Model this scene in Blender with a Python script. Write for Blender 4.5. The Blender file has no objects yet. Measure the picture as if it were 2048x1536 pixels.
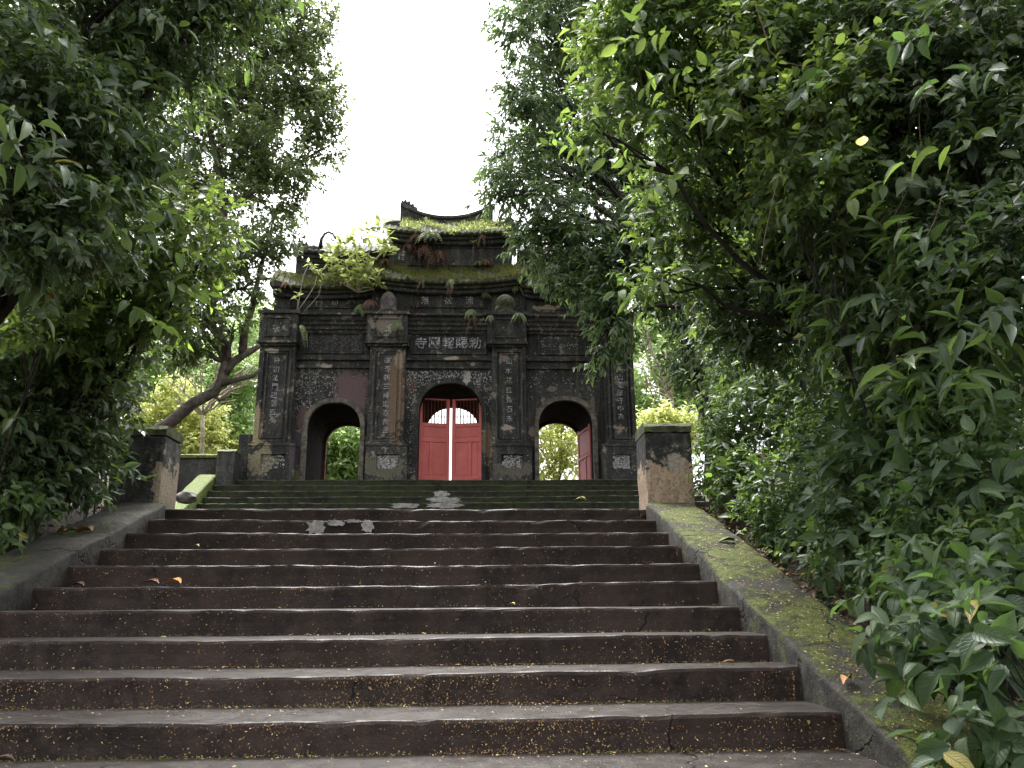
import bpy, bmesh, math, random
import numpy as np
from mathutils import Matrix, Vector

SC = bpy.context.scene
COL = SC.collection
rng = np.random.default_rng(7)
random.seed(7)

# ------------------------------------------------------------------ camera
FPX = 1660.0                       # focal length in photograph pixels (2048 wide)
PITCH, YAW, ROLL = math.radians(15.53), math.radians(2.535), math.radians(-0.422)
EYE = np.array([0.0, 0.0, 1.6])
_fw = np.array([math.sin(YAW)*math.cos(PITCH), math.cos(YAW)*math.cos(PITCH), math.sin(PITCH)])
_rt0 = np.array([math.cos(YAW), -math.sin(YAW), 0.0])
_up0 = np.cross(_rt0, _fw)
_rt = math.cos(ROLL)*_rt0 + math.sin(ROLL)*_up0
_up = -math.sin(ROLL)*_rt0 + math.cos(ROLL)*_up0
cam_data = bpy.data.cameras.new("camera")
cam_data.sensor_width = 36.0
cam_data.lens = 36.0*FPX/2048.0
cam_data.clip_end = 1000.0
cam_data.clip_start = 0.05
cam = bpy.data.objects.new("camera", cam_data)
cam.matrix_world = Matrix(((_rt[0], _up[0], -_fw[0], EYE[0]), (_rt[1], _up[1], -_fw[1], EYE[1]), (_rt[2], _up[2], -_fw[2], EYE[2]), (0, 0, 0, 1)))
COL.objects.link(cam)
SC.camera = cam

# ------------------------------------------------------------------ sky, sun, exposure
SUN_EL, SUN_AZ = math.radians(68), math.radians(-15)     # azimuth from +Y towards +X: behind the gate, a little left
world = bpy.data.worlds.new("World")
SC.world = world
world.use_nodes = True
wn = world.node_tree.nodes
wl = world.node_tree.links
bg = wn["Background"]
sky = wn.new("ShaderNodeTexSky")
sky.sky_type = 'NISHITA'
sky.sun_disc = False
sky.sun_elevation = SUN_EL
sky.sun_rotation = SUN_AZ
sky.air_density = 1.0
sky.dust_density = 5.0
sky.ozone_density = 1.0
hs = wn.new("ShaderNodeHueSaturation")
hs.inputs['Saturation'].default_value = 0.12               # overcast: white cloud light
wl.new(sky.outputs[0], hs.inputs['Color'])
wl.new(hs.outputs[0], bg.inputs['Color'])
bg.inputs['Strength'].default_value = 0.15
sun_data = bpy.data.lights.new("sun", 'SUN')
sun_data.energy = 1.3
sun_data.angle = math.radians(25)
sun_data.color = (1.0, 0.97, 0.92)
sun = bpy.data.objects.new("sun", sun_data)
sd = Vector((math.sin(SUN_AZ)*math.cos(SUN_EL), math.cos(SUN_AZ)*math.cos(SUN_EL), math.sin(SUN_EL)))
sun.rotation_euler = sd.to_track_quat('Z', 'Y').to_euler()
sun.location = (0, 0, 40)
COL.objects.link(sun)
SC.view_settings.view_transform = 'Standard'
SC.view_settings.look = 'None'
SC.view_settings.exposure = 2.1
SC.view_settings.gamma = 1.0
SC.view_settings.use_curve_mapping = False
cy = SC.cycles
cy.use_denoising = True
cy.max_bounces = 10
cy.diffuse_bounces = 6
cy.glossy_bounces = 3
cy.transmission_bounces = 7
cy.sample_clamp_indirect = 6.0
cy.caustics_reflective = False
cy.caustics_refractive = False


# ------------------------------------------------------------------ helpers: points
def P(px, py, y):
    """point on the sight line of a photograph pixel, at world depth y"""
    d = _fw*FPX + _rt*(px-1024.0) + _up*(768.0-py)
    s = y/d[1]
    return EYE + d*s


def to_px(p):
    q = np.asarray(p, float) - EYE
    dz = q @ _fw
    return 1024 + FPX*(q @ _rt)/dz, 768 - FPX*(q @ _up)/dz, dz


# ------------------------------------------------------------------ helpers: materials
class NT:
    def __init__(self, name):
        self.m = bpy.data.materials.new(name)
        self.m.use_nodes = True
        self.t = self.m.node_tree
        self.t.nodes.clear()
        self.out = self.n('ShaderNodeOutputMaterial')

    def n(self, t, **kw):
        nd = self.t.nodes.new(t)
        for k, v in kw.items():
            setattr(nd, k, v)
        return nd

    def l(self, a, b):
        self.t.links.new(a, b)

    def val(self, sock, v):
        if isinstance(v, (int, float)):
            sock.default_value = v
        elif isinstance(v, tuple):
            sock.default_value = v if len(v) == 4 or len(sock.default_value) == 3 else (*v, 1)
        else:
            self.l(v, sock)

    def math(self, op, a, b=None, c=None, clamp=False):
        nd = self.n('ShaderNodeMath', operation=op)
        nd.use_clamp = clamp
        for i, v in enumerate((a, b, c)):
            if v is not None:
                self.val(nd.inputs[i], v)
        return nd.outputs[0]

    def coord(self, kind='Object'):
        if not hasattr(self, '_tc'):
            self._tc = self.n('ShaderNodeTexCoord')
        return self._tc.outputs[kind]

    def pos(self):
        if not hasattr(self, '_g'):
            self._g = self.n('ShaderNodeNewGeometry')
        return self._g.outputs['Position']

    def noise(self, scale, detail=4, rough=0.55, vec=None, dist=0.0, w=None):
        nd = self.n('ShaderNodeTexNoise')
        nd.inputs['Scale'].default_value = scale
        nd.inputs['Detail'].default_value = detail
        nd.inputs['Roughness'].default_value = rough
        nd.inputs['Distortion'].default_value = dist
        self.l(vec if vec is not None else self.pos(), nd.inputs['Vector'])
        return nd.outputs['Fac']

    def ramp(self, fac, stops, interp='LINEAR'):
        nd = self.n('ShaderNodeValToRGB')
        cr = nd.color_ramp
        cr.interpolation = interp
        while len(cr.elements) < len(stops):
            cr.elements.new(0.5)
        for e, (p, c) in zip(cr.elements, stops):
            e.position = p
            e.color = (*c, 1) if len(c) == 3 else c
        self.val(nd.inputs[0], fac)
        return nd.outputs[0]

    def step(self, fac, a, b):
        nd = self.n('ShaderNodeMapRange', interpolation_type='SMOOTHSTEP')
        self.val(nd.inputs[0], fac)
        nd.inputs[1].default_value = a
        nd.inputs[2].default_value = b
        return nd.outputs[0]

    def mix(self, fac, a, b):
        nd = self.n('ShaderNodeMix', data_type='RGBA')
        self.val(nd.inputs[0], fac)
        self.val(nd.inputs[6], a)
        self.val(nd.inputs[7], b)
        return nd.outputs[2]

    def bump(self, h, strength=0.4, dist=0.02):
        nd = self.n('ShaderNodeBump')
        nd.inputs['Strength'].default_value = strength
        nd.inputs['Distance'].default_value = dist
        self.l(h, nd.inputs['Height'])
        return nd.outputs[0]

    def principled(self, col, rough=0.6, bump=None, spec=0.5):
        nd = self.n('ShaderNodeBsdfPrincipled')
        self.val(nd.inputs['Base Color'], col)
        self.val(nd.inputs['Roughness'], rough)
        nd.inputs['Specular IOR Level'].default_value = spec
        if bump is not None:
            self.l(bump, nd.inputs['Normal'])
        return nd.outputs[0]

    def done(self, sh):
        self.l(sh, self.out.inputs[0])
        return self.m


def leaf_mat(name, cols, tcol, tfac=0.4, rough=0.35, spec=0.5, veins=False, tw=0.25):
    t = NT(name)
    a = t.n('ShaderNodeAttribute', attribute_name='rnd')
    oi = t.n('ShaderNodeObjectInfo')
    r = t.math('FRACT', t.math('ADD', a.outputs['Fac'], oi.outputs['Random']))
    n = len(cols)
    base = t.ramp(r, [(i/(n-1) if i < n-1 else 0.97, c) for i, c in enumerate(cols)])
    tr = t.ramp(t.math('FRACT', t.math('MULTIPLY', r, 7.31)), [(0, tuple(c*(1-tw) for c in tcol)), (1, tuple(min(1, c*(1+tw)) for c in tcol))])
    base = t.mix(t.math('GREATER_THAN', t.math('FRACT', t.math('MULTIPLY', r, 41.7)), .994), base, (.26, .22, .05))
    nrm = None
    if veins:
        uv = t.n('ShaderNodeSeparateXYZ')
        t.l(t.coord('UV'), uv.inputs[0])
        w = t.math('ABSOLUTE', t.math('SUBTRACT', uv.outputs[0], 0.5))
        ph = t.math('FRACT', t.math('SUBTRACT', t.math('MULTIPLY', uv.outputs[1], 8.0), t.math('MULTIPLY', w, 5.0)))
        side = t.step(t.math('ABSOLUTE', t.math('SUBTRACT', ph, 0.5)), 0.16, 0.0)
        mid = t.step(w, 0.05, 0.0)
        v = t.math('MAXIMUM', t.math('MULTIPLY', side, 0.6), mid)
        base = t.mix(t.math('MULTIPLY', v, 0.45), base, (0.14, 0.20, 0.09))
        spot = t.step(t.noise(60, 2), 0.66, 0.72)
        base = t.mix(t.math('MULTIPLY', spot, 0.5), base, (0.05, 0.045, 0.02))
        nrm = t.bump(t.math('SUBTRACT', 1.0, v), 0.7, 0.004)
    p = t.principled(base, rough, nrm, spec)
    ts = t.n('ShaderNodeBsdfTranslucent')
    t.l(tr, ts.inputs[0])
    mx = t.n('ShaderNodeMixShader')
    tv = t.math('FRACT', t.math('MULTIPLY', r, 3.77))
    t.l(t.math('MULTIPLY', t.math('ADD', t.math('MULTIPLY', tv, 1.1), .35), tfac), mx.inputs[0])
    t.l(p, mx.inputs[1])
    t.l(ts.outputs[0], mx.inputs[2])
    return t.done(mx.outputs[0])


def stucco(name, patches=(), moss=0.25, dark=(0.015, 0.0155, 0.0165), mid=(0.056, 0.054, 0.052), pale=(0.30, 0.265, 0.215), palecut=0.625, rough=0.75):
    """old lime plaster blackened by lichen; patches = (x, z, rx, rz, colour) worn places of known shape"""
    t = NT(name)
    n1 = t.noise(1.3, 6, 0.62)
    n2 = t.noise(7.0, 6, 0.65)
    n3 = t.noise(38.0, 4, 0.6)
    mp = t.n('ShaderNodeMapping')
    mp.inputs['Scale'].default_value = (9, 9, 0.55)
    t.l(t.pos(), mp.inputs[0])
    streak = t.noise(1.0, 4, 0.6, vec=mp.outputs[0])
    col = t.mix(t.step(n1, 0.38, 0.7), dark, mid)
    col = t.mix(t.math('MULTIPLY', t.step(streak, 0.5, 0.7), 0.7), col, (0.12, 0.112, 0.098))
    n4 = t.noise(17.0, 5, 0.7)
    col = t.mix(t.math('MULTIPLY', t.step(n4, 0.54, 0.66), 0.45), col, (0.14, 0.13, 0.115))
    col = t.mix(t.math('MULTIPLY', t.step(n3, 0.56, 0.72), 0.7), col, (0.16, 0.15, 0.135))
    col = t.mix(t.math('MULTIPLY', t.step(n4, 0.5, 0.36), 0.6), col, (0.010, 0.010, 0.009))
    col = t.mix(t.math('MULTIPLY', t.step(n2, 0.5, 0.68), moss), col, (0.045, 0.058, 0.018))
    pm = t.step(t.math('ADD', t.math('MULTIPLY', n2, 0.75), t.math('MULTIPLY', n1, 0.3)), palecut*0.96, palecut)
    pcol = t.mix(t.step(n3, 0.35, 0.6), pale, tuple(c*0.6 for c in pale))
    col = t.mix(pm, col, pcol)
    if patches:
        sx = t.n('ShaderNodeSeparateXYZ')
        t.l(t.pos(), sx.inputs[0])
        nd = t.math('MULTIPLY', t.math('SUBTRACT', t.noise(3.5, 6, 0.7), 0.5), 2.2)
        nd2 = t.math('MULTIPLY', t.math('SUBTRACT', n2, 0.5), 1.6)
        for (x, z, rx, rz, c) in patches:
            dx = t.math('DIVIDE', t.math('SUBTRACT', sx.outputs[0], x), rx)
            dz = t.math('DIVIDE', t.math('SUBTRACT', sx.outputs[2], z), rz)
            d = t.math('SQRT', t.math('ADD', t.math('MULTIPLY', dx, dx), t.math('MULTIPLY', dz, dz)))
            m = t.step(t.math('ADD', t.math('ADD', d, nd), nd2), 1.05, 0.85)
            cc = t.mix(t.step(n3, 0.4, 0.7), c, tuple(v*0.55 for v in c))
            col = t.mix(m, col, cc)
    h = t.math('ADD', t.math('MULTIPLY', n2, 0.6), t.math('MULTIPLY', n3, 0.4))
    return t.done(t.principled(col, rough, t.bump(h, 0.6, 0.03), 0.35))


def simple(name, c1, c2, scale=8, rough=0.7, bump=0.4, spec=0.4):
    t = NT(name)
    n = t.noise(scale, 5, 0.62)
    n2 = t.noise(scale*6, 3, 0.6)
    col = t.mix(t.step(n, 0.35, 0.68), c1, c2)
    return t.done(t.principled(col, rough, t.bump(t.math('ADD', n, t.math('MULTIPLY', n2, 0.5)), bump, 0.02), spec))


# ------------------------------------------------------------------ helpers: objects
def tag(o, label=None, cat=None, group=None, kind=None):
    if label:
        o['label'] = label
    if cat:
        o['category'] = cat
    if group:
        o['group'] = group
    if kind:
        o['kind'] = kind
    return o


def thing(name, label, cat, loc=(0, 0, 0), group=None, kind=None):
    o = bpy.data.objects.new(name, None)
    o.location = tuple(float(v) for v in loc)
    o.empty_display_size = 0.2
    COL.objects.link(o)
    return tag(o, label, cat, group, kind)


def link(name, me, parent=None, mat=None, loc=None):
    """an object whose mesh is in world coordinates (or placed at loc)"""
    if mat is not None and len(me.materials) == 0:
        me.materials.append(mat)
    o = bpy.data.objects.new(name, me)
    COL.objects.link(o)
    l = Vector((0, 0, 0)) if loc is None else Vector(tuple(float(v) for v in loc))
    if parent is not None:
        o.parent = parent
        if parent.type == 'EMPTY':
            l = l - parent.location
    o.location = l
    return o


class MB:
    def __init__(self):
        self.v, self.f = [], []

    def add(self, vs, fs):
        b = len(self.v)
        self.v.extend([tuple(map(float, p)) for p in vs])
        self.f.extend([tuple(i+b for i in f) for f in fs])
        return self

    def box(self, x0, x1, y0, y1, z0, z1):
        vs = [(x0, y0, z0), (x1, y0, z0), (x1, y1, z0), (x0, y1, z0), (x0, y0, z1), (x1, y0, z1), (x1, y1, z1), (x0, y1, z1)]
        return self.add(vs, [(0, 3, 2, 1), (4, 5, 6, 7), (0, 1, 5, 4), (1, 2, 6, 5), (2, 3, 7, 6), (3, 0, 4, 7)])

    def tube(self, pts, rad, seg=7, cap=True):
        pts = [np.asarray(p, float) for p in pts]
        n = len(pts)
        if isinstance(rad, (int, float)):
            rad = [rad]*n
        vs, fs = [], []
        ref = np.array([0.31, 0.17, 0.93])
        for i, p in enumerate(pts):
            d = pts[min(i+1, n-1)] - pts[max(i-1, 0)]
            d /= (np.linalg.norm(d)+1e-9)
            a = np.cross(d, ref)
            if np.linalg.norm(a) < 0.05:
                a = np.cross(d, (1, 0, 0))
            a /= np.linalg.norm(a)
            b = np.cross(d, a)
            for k in range(seg):
                th = 2*math.pi*k/seg
                vs.append(p + rad[i]*(a*math.cos(th)+b*math.sin(th)))
        for i in range(n-1):
            for k in range(seg):
                k2 = (k+1) % seg
                fs.append((i*seg+k, i*seg+k2, (i+1)*seg+k2, (i+1)*seg+k))
        if cap:
            fs.append(tuple(range(seg))[::-1])
            fs.append(tuple((n-1)*seg+k for k in range(seg)))
        return self.add(vs, fs)

    def sweep(self, xs, prof, zoff=None, jit=0.0, cap=True):
        """closed profile of (y, z) swept along x, raised by zoff(x)"""
        m = len(prof)
        vs, fs = [], []
        for i, x in enumerate(xs):
            dz = zoff(x) if zoff else 0.0
            for (y, z) in prof:
                vs.append((x, y+random.uniform(-jit, jit), z+dz+random.uniform(-jit, jit)))
        for i in range(len(xs)-1):
            for k in range(m):
                k2 = (k+1) % m
                fs.append((i*m+k, (i+1)*m+k, (i+1)*m+k2, i*m+k2))
        if cap:
            fs.append(tuple(range(m)))
            fs.append(tuple((len(xs)-1)*m+k for k in range(m))[::-1])
        return self.add(vs, fs)

    def lathe(self, c, prof, seg=14):
        vs, fs = [], []
        for (r, z) in prof:
            for k in range(seg):
                th = 2*math.pi*k/seg
                vs.append((c[0]+r*math.cos(th), c[1]+r*math.sin(th), c[2]+z))
        for i in range(len(prof)-1):
            for k in range(seg):
                k2 = (k+1) % seg
                fs.append((i*seg+k, i*seg+k2, (i+1)*seg+k2, (i+1)*seg+k))
        fs.append(tuple(range(seg))[::-1])
        fs.append(tuple((len(prof)-1)*seg+k for k in range(seg)))
        return self.add(vs, fs)

    def mesh(self, name, smooth=False, bevel=0.0):
        me = bpy.data.meshes.new(name)
        me.from_pydata(self.v, [], self.f)
        bm = bmesh.new()
        bm.from_mesh(me)
        bmesh.ops.recalc_face_normals(bm, faces=bm.faces)
        if bevel > 0:
            es = [e for e in bm.edges if len(e.link_faces) == 2 and e.calc_face_angle(0) > 0.6]
            bmesh.ops.bevel(bm, geom=es, offset=bevel, segments=2, profile=0.6, affect='EDGES')
        bm.to_mesh(me)
        bm.free()
        if smooth:
            me.polygons.foreach_set('use_smooth', [True]*len(me.polygons))
        return me

    def build(self, name, mat, parent=None, smooth=False, bevel=0.0):
        return link(name, self.mesh(name, smooth, bevel), parent, mat)


# ------------------------------------------------------------------ helpers: leaves
# prototype leaves: along +Y, blade normal +Z, length 1, half width 0.5
def proto_small():
    v = np.array([(0, 0, 0), (-0.5, .42, .10), (0, .5, 0), (0.5, .42, .10), (0, 1, -.08)], float)
    return v, np.array([(0, 2, 4, 1), (0, 3, 4, 2)]), v[:, :2]+np.array([.5, 0])


def proto_blade(n=6, droop=0.25, fold=0.22, shape=1.0):
    vs, fs, uv = [], [], []
    for i in range(n+1):
        s = i/n
        w = (math.sin(math.pi*s**0.8)**0.85)*0.5 if 0 < i < n else 0.0
        if i == n-1:
            w *= 0.75
        z = -droop*s*s
        for j, u in enumerate((-1, 0, 1)):
            vs.append((u*w, s, z+abs(u)*w*fold + (0.015*math.sin(i*2.3+j) if abs(u) else 0)))
            uv.append((0.5+u*0.5, s))
    for i in range(n):
        for j in (0, 1):
            a = i*3+j
            fs.append((a, a+1, a+4, a+3))
    return np.array(vs, float), np.array(fs), np.array(uv, float)


PROTO_S = proto_small()
PROTO_M = proto_blade(3, 0.18, 0.25)
PROTO_L = proto_blade(7, 0.30, 0.28)
PROTO_L2 = proto_blade(7, 0.12, 0.18)
PROTO_L3 = proto_blade(7, 0.45, 0.35)


def unit(a):
    return a/(np.linalg.norm(a, axis=-1, keepdims=True)+1e-9)


def leaf_frames(ax, nr):
    ax = unit(ax)
    x = unit(np.cross(ax, nr))
    z = np.cross(x, ax)
    return x, ax, z


def join_leaves(name, L, proto, mat, parent=None, kind='stuff'):
    """L: dict of arrays pos, ax, nr, ln, wd, rnd -> one mesh"""
    pv, pf, puv = proto
    n = len(L['pos'])
    if n == 0:
        return None
    x, y, z = leaf_frames(L['ax'], L['nr'])
    m = len(pv)
    ln = L['ln'][:, None, None]
    wd = L['wd'][:, None, None]
    V = L['pos'][:, None, :] + x[:, None, :]*(pv[None, :, 0:1]*wd) + y[:, None, :]*(pv[None, :, 1:2]*ln) + z[:, None, :]*(pv[None, :, 2:3]*ln)
    V = V.reshape(-1, 3)
    F = (pf[None] + (np.arange(n)*m)[:, None, None]).reshape(-1)
    nf = n*len(pf)
    me = bpy.data.meshes.new(name)
    me.vertices.add(len(V))
    me.vertices.foreach_set('co', V.astype(np.float32).ravel())
    me.loops.add(len(F))
    me.loops.foreach_set('vertex_index', F.astype(np.int32))
    me.polygons.add(nf)
    me.polygons.foreach_set('loop_start', (np.arange(nf)*4).astype(np.int32))
    me.polygons.foreach_set('loop_total', np.full(nf, 4, np.int32))
    at = me.attributes.new('rnd', 'FLOAT', 'FACE')
    at.data.foreach_set('value', np.repeat(L['rnd'], len(pf)).astype(np.float32))
    uvl = me.uv_layers.new(name='UVMap')
    uvl.data.foreach_set('uv', np.tile(puv[pf.ravel()], (n, 1)).astype(np.float32).ravel())
    me.update(calc_edges=True)
    me.polygons.foreach_set('use_smooth', np.ones(nf, bool))
    me.materials.append(mat)
    o = link(name, me, parent)
    if kind:
        o['kind'] = kind
    return o


_leafmesh = {}


def leaf_mesh(proto_id, proto, mat):
    key = (proto_id, mat.name)
    if key not in _leafmesh:
        me = bpy.data.meshes.new('leaf')
        me.from_pydata(proto[0].tolist(), [], proto[1].tolist())
        uvl = me.uv_layers.new(name='UVMap')
        uvl.data.foreach_set('uv', proto[2][proto[1].ravel()].astype(np.float32).ravel())
        me.polygons.foreach_set('use_smooth', [True]*len(me.polygons))
        me.materials.append(mat)
        _leafmesh[key] = me
    return _leafmesh[key]


def cat(Ls):
    return {k: np.concatenate([l[k] for l in Ls]) for k in Ls[0]}


def sel(L, m):
    return {k: v[m] for k, v in L.items()}


def twig_leaves(p0, td, tl, m, ln, wratio, up=0.8, droop=0.35, spread=0.9, rs=rng, lnvar=0.35, tilt=(0, 0, 0)):
    """leaves on many twigs: p0 (N,3) starts, td directions, tl lengths, m leaves each"""
    N = len(p0)
    td = unit(td)
    s = (np.arange(m)+0.6)/m
    pos = p0[:, None] + td[:, None]*(tl[:, None]*s[None])[..., None]
    side = np.where(np.arange(m) % 2 == 0, 1.0, -1.0)
    upv = np.array([0, 0, 1.0])
    lat = np.cross(td, upv)
    lat = unit(lat + rs.normal(0, 0.15, lat.shape))
    vert = np.cross(lat, td)
    ang = rs.normal(0, 0.7, (N, m))
    latd = lat[:, None]*(side[None]*np.cos(ang))[..., None] + vert[:, None]*np.sin(ang)[..., None]
    fwd = (0.35 + 0.8*s**2)[None, :, None]
    ax = latd*spread + td[:, None]*fwd + rs.normal(0, 0.25, (N, m, 3))
    ax[..., 2] -= droop
    ax = unit(ax)
    nr = np.zeros((N, m, 3))
    nr[..., 2] = up
    nr = nr + rs.normal(0, 0.45, nr.shape) + 0.25*td[:, None] + np.asarray(tilt, float)
    nr = nr - ax*np.sum(nr*ax, -1, keepdims=True)
    l = ln*(1+rs.uniform(-lnvar, lnvar, (N, m)))
    L = dict(pos=pos.reshape(-1, 3), ax=ax.reshape(-1, 3), nr=unit(nr).reshape(-1, 3), ln=l.ravel(), wd=(l*wratio*rs.uniform(.8, 1.2, l.shape)).ravel(), rnd=rs.uniform(0, 1, N*m))
    return L


def blob_leaves(c, r, ntwig, m, ln, wratio, tl=None, sub=9, subr=0.42, squash=0.85, up=0.8, droop=0.35, rs=rng, outward=0.8, tilt=(0, 0, 0)):
    """a crown lobe made of smaller clumps"""
    c = np.asarray(c, float)
    k = max(1, sub)
    sc = unit(rs.normal(0, 1, (k, 3)))*(rs.uniform(0.35, 0.85, (k, 1)))*r
    sc[:, 2] *= squash
    w = rs.uniform(0.5, 1.5, k)
    idx = rs.choice(k, ntwig, p=w/w.sum())
    d = unit(rs.normal(0, 1, (ntwig, 3)))
    rr = rs.uniform(0, 1, (ntwig, 1))**0.45*r*subr*rs.uniform(0.7, 1.25, (ntwig, 1))
    off = sc[idx] + d*rr
    ev = rs.uniform(0, 1, ntwig) < 0.3
    off[ev] = (d*rs.uniform(.1, 1, (ntwig, 1))**.5*r*.92)[ev]
    p0 = c + off
    td = unit(off)*outward + d*0.5 + rs.normal(0, 0.35, (ntwig, 3))
    tl = (tl or ln*2.2)*rs.uniform(0.6, 1.3, ntwig)
    return twig_leaves(p0, td, tl, m, ln, wratio, up, droop, rs=rs, tilt=tilt)


def limb(a, b, sag=0.0, n=6, wob=0.06):
    a, b = np.asarray(a, float), np.asarray(b, float)
    L = np.linalg.norm(b-a)
    pts = []
    for i in range(n+1):
        s = i/n
        p = a*(1-s)+b*s
        p = p + np.array([0, 0, 1])*sag*L*math.sin(math.pi*s)
        if 0 < i < n:
            p = p + rng.normal(0, wob*L*0.25, 3)
        pts.append(p)
    return pts


def bblobs(spec):
    """(px, py, depth, radius px) -> centre, radius in metres"""
    return [(P(px, py, d), .92*rp*np.linalg.norm(P(px, py, d)-EYE)/FPX) for (px, py, d, rp) in spec]


# ------------------------------------------------------------------ materials
M = {}
M['leaf_far'] = leaf_mat('leaf small dark', [(.045, .066, .028), (.062, .090, .034), (.080, .11, .04), (.11, .135, .045)], (.26, .36, .09), .40, .38)
M['leaf_mango'] = leaf_mat('leaf mango', [(.032, .055, .030), (.050, .080, .038), (.068, .105, .045), (.11, .15, .052)], (.22, .35, .09), .34, .34, .45)
M['leaf_bright'] = leaf_mat('leaf broad bright', [(.034, .060, .025), (.052, .090, .030), (.072, .118, .036), (.10, .145, .042)], (.28, .40, .07), .44, .38, .4)
M['leaf_mid'] = leaf_mat('leaf shrub', [(.034, .062, .027), (.052, .092, .034), (.072, .120, .04), (.10, .15, .045)], (.24, .38, .07), .38, .36, .4)
M['leaf_dark'] = leaf_mat('leaf dark glossy', [(.032, .052, .029), (.047, .075, .038), (.064, .097, .045), (.09, .12, .05)], (.21, .33, .07), .32, .30, .42)
M['leaf_vein'] = leaf_mat('leaf broad veined', [(.022, .044, .020), (.032, .060, .025), (.043, .078, .030), (.062, .098, .034)], (.16, .29, .06), .30, .44, .4, veins=True)
M['leaf_veinb'] = leaf_mat('leaf broad bright veined', [(.046, .084, .026), (.068, .116, .032), (.088, .142, .036), (.12, .165, .042)], (.22, .34, .06), .38, .46, .35, veins=True)
M['leaf_yellow'] = leaf_mat('leaf yellow green', [(.22, .25, .07), (.28, .30, .08), (.33, .35, .10), (.42, .43, .15)], (.75, .80, .30), .6, .5)
M['leaf_lit'] = leaf_mat('leaf fresh green', [(.10, .155, .065), (.13, .20, .075), (.17, .24, .09), (.26, .33, .12)], (.58, .76, .30), .6, .38)
M['leaf_roof'] = leaf_mat('leaf pale green', [(.17, .21, .07), (.22, .26, .09), (.28, .31, .11), (.33, .33, .13)], (.52, .60, .20), .5, .4)
M['fern_dead'] = leaf_mat('fern dry', [(.14, .075, .052), (.18, .09, .062), (.21, .12, .085), (.16, .10, .075)], (.20, .10, .07), .3, .7)
M['fern'] = leaf_mat('fern green', [(.08, .12, .04), (.12, .17, .06), (.17, .21, .09), (.20, .24, .10)], (.30, .40, .13), .4, .5)
M['grass'] = leaf_mat('grass moss', [(.07, .09, .025), (.11, .125, .03), (.15, .155, .045), (.17, .14, .06)], (.30, .32, .08), .4, .6)
M['bark'] = simple('bark grey brown', (.06, .05, .04), (.17, .14, .115), 9, .85, .9)
M['bark_dark'] = simple('bark dark', (.012, .010, .008), (.03, .025, .02), 9, .85, .9)
M['bark_pale'] = simple('bark pale', (.22, .18, .13), (.40, .34, .26), 7, .8, .6)
M['twig'] = simple('twig', (.10, .08, .05), (.19, .15, .10), 20, .8, .5)
M['stem_pale'] = simple('stem pale', (.30, .27, .20), (.42, .38, .3), 20, .8, .5)

# ================================================================== SETTING
STEP_D, STEP_H, RISE, RUN = 3.956, 0.4357, 0.16, 0.4655
XR, XL = 1.64, -2.926
Z1 = EYE[2]-STEP_H                       # height of the first nosing in view


def nose(k):
    return STEP_D+k*RUN, Z1+k*RISE


YB, ZB = nose(-7)
YT, ZT = nose(9)
YG = 18.0                                # front plane of the gate wall
YF = 17.35                               # nosing of the gate's floor
ZF = float(P(899, 959, YF)[2])
UPN = 11
URISE = (ZF-ZT)/UPN
URUN = 0.295
YU0 = YF-(UPN-1)*URUN                    # first riser of the upper flight
UXL = float(P(436, 968, YF)[0])
UXR = 4.6


def side_h(y):
    """height of the bank beside the stairs"""
    if y < YB:
        return -0.13
    if y < YT:
        return -0.13+(ZT-0.02+0.13)*(y-YB)/(YT-YB)
    if y < YU0-1.0:
        return ZT-0.02
    if y < YF:
        return ZT-0.02+(ZF-ZT)*(y-YU0+1.0)/(YF-YU0+1.0)
    return ZF-0.02


def build_ground():
    xs = np.concatenate([np.linspace(-400, -20, 12), np.linspace(-16, 16, 65), np.linspace(20, 400, 12)])
    ys = np.concatenate([np.linspace(-300, -10, 10), np.linspace(-6, 30, 73), np.linspace(34, 500, 16)])
    X, Y = np.meshgrid(xs, ys)
    Z = np.vectorize(side_h)(Y)
    nz = 0.10*np.sin(X*1.7+Y*.9)+0.07*np.sin(X*3.1-Y*2.3+1)+0.05*np.sin(Y*4.1+X*.3)
    inlow = (X > XL-0.7) & (X < XR+0.7) & (Y > YB-.3) & (Y < YF+3.2)
    inup = (X > UXL-1.0) & (X < UXR+0.8) & (Y > YU0-1.2) & (Y < YF+3.2)
    dist = np.maximum(np.maximum(XL-0.6-X, X-XR-0.6), 0)
    Z = Z + np.where(Y > 0.5, nz*np.clip(dist, 0, 1.0), 0.15*nz)
    bank = np.clip(dist-0.4, 0, 6)*0.16*((Y > YB) & (Y < YF))
    Z = Z+bank
    Z = np.where(inlow | inup, Z-0.75, Z)
    nx = len(xs)
    V = np.stack([X, Y, Z], -1).reshape(-1, 3)
    F = [(j*nx+i, j*nx+i+1, (j+1)*nx+i+1, (j+1)*nx+i) for j in range(len(ys)-1) for i in range(nx-1)]
    me = bpy.data.meshes.new('ground')
    me.from_pydata(V.tolist(), [], F)
    me.polygons.foreach_set('use_smooth', [True]*len(F))
    t = NT('damp soil with leaf litter')
    n1 = t.noise(3, 6, .65)
    n2 = t.noise(24, 5, .7)
    col = t.mix(t.step(n2, .4, .65), (.022, .017, .012), (.06, .042, .028))
    col = t.mix(t.math('MULTIPLY', t.step(n1, .5, .7), .6), col, (.03, .045, .014))
    col = t.mix(t.step(t.noise(60, 2), .66, .7), col, (.13, .075, .035))
    link('ground', me, None, t.done(t.principled(col, .8, t.bump(n2, .8, .05))))['kind'] = 'structure'


build_ground()


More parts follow.
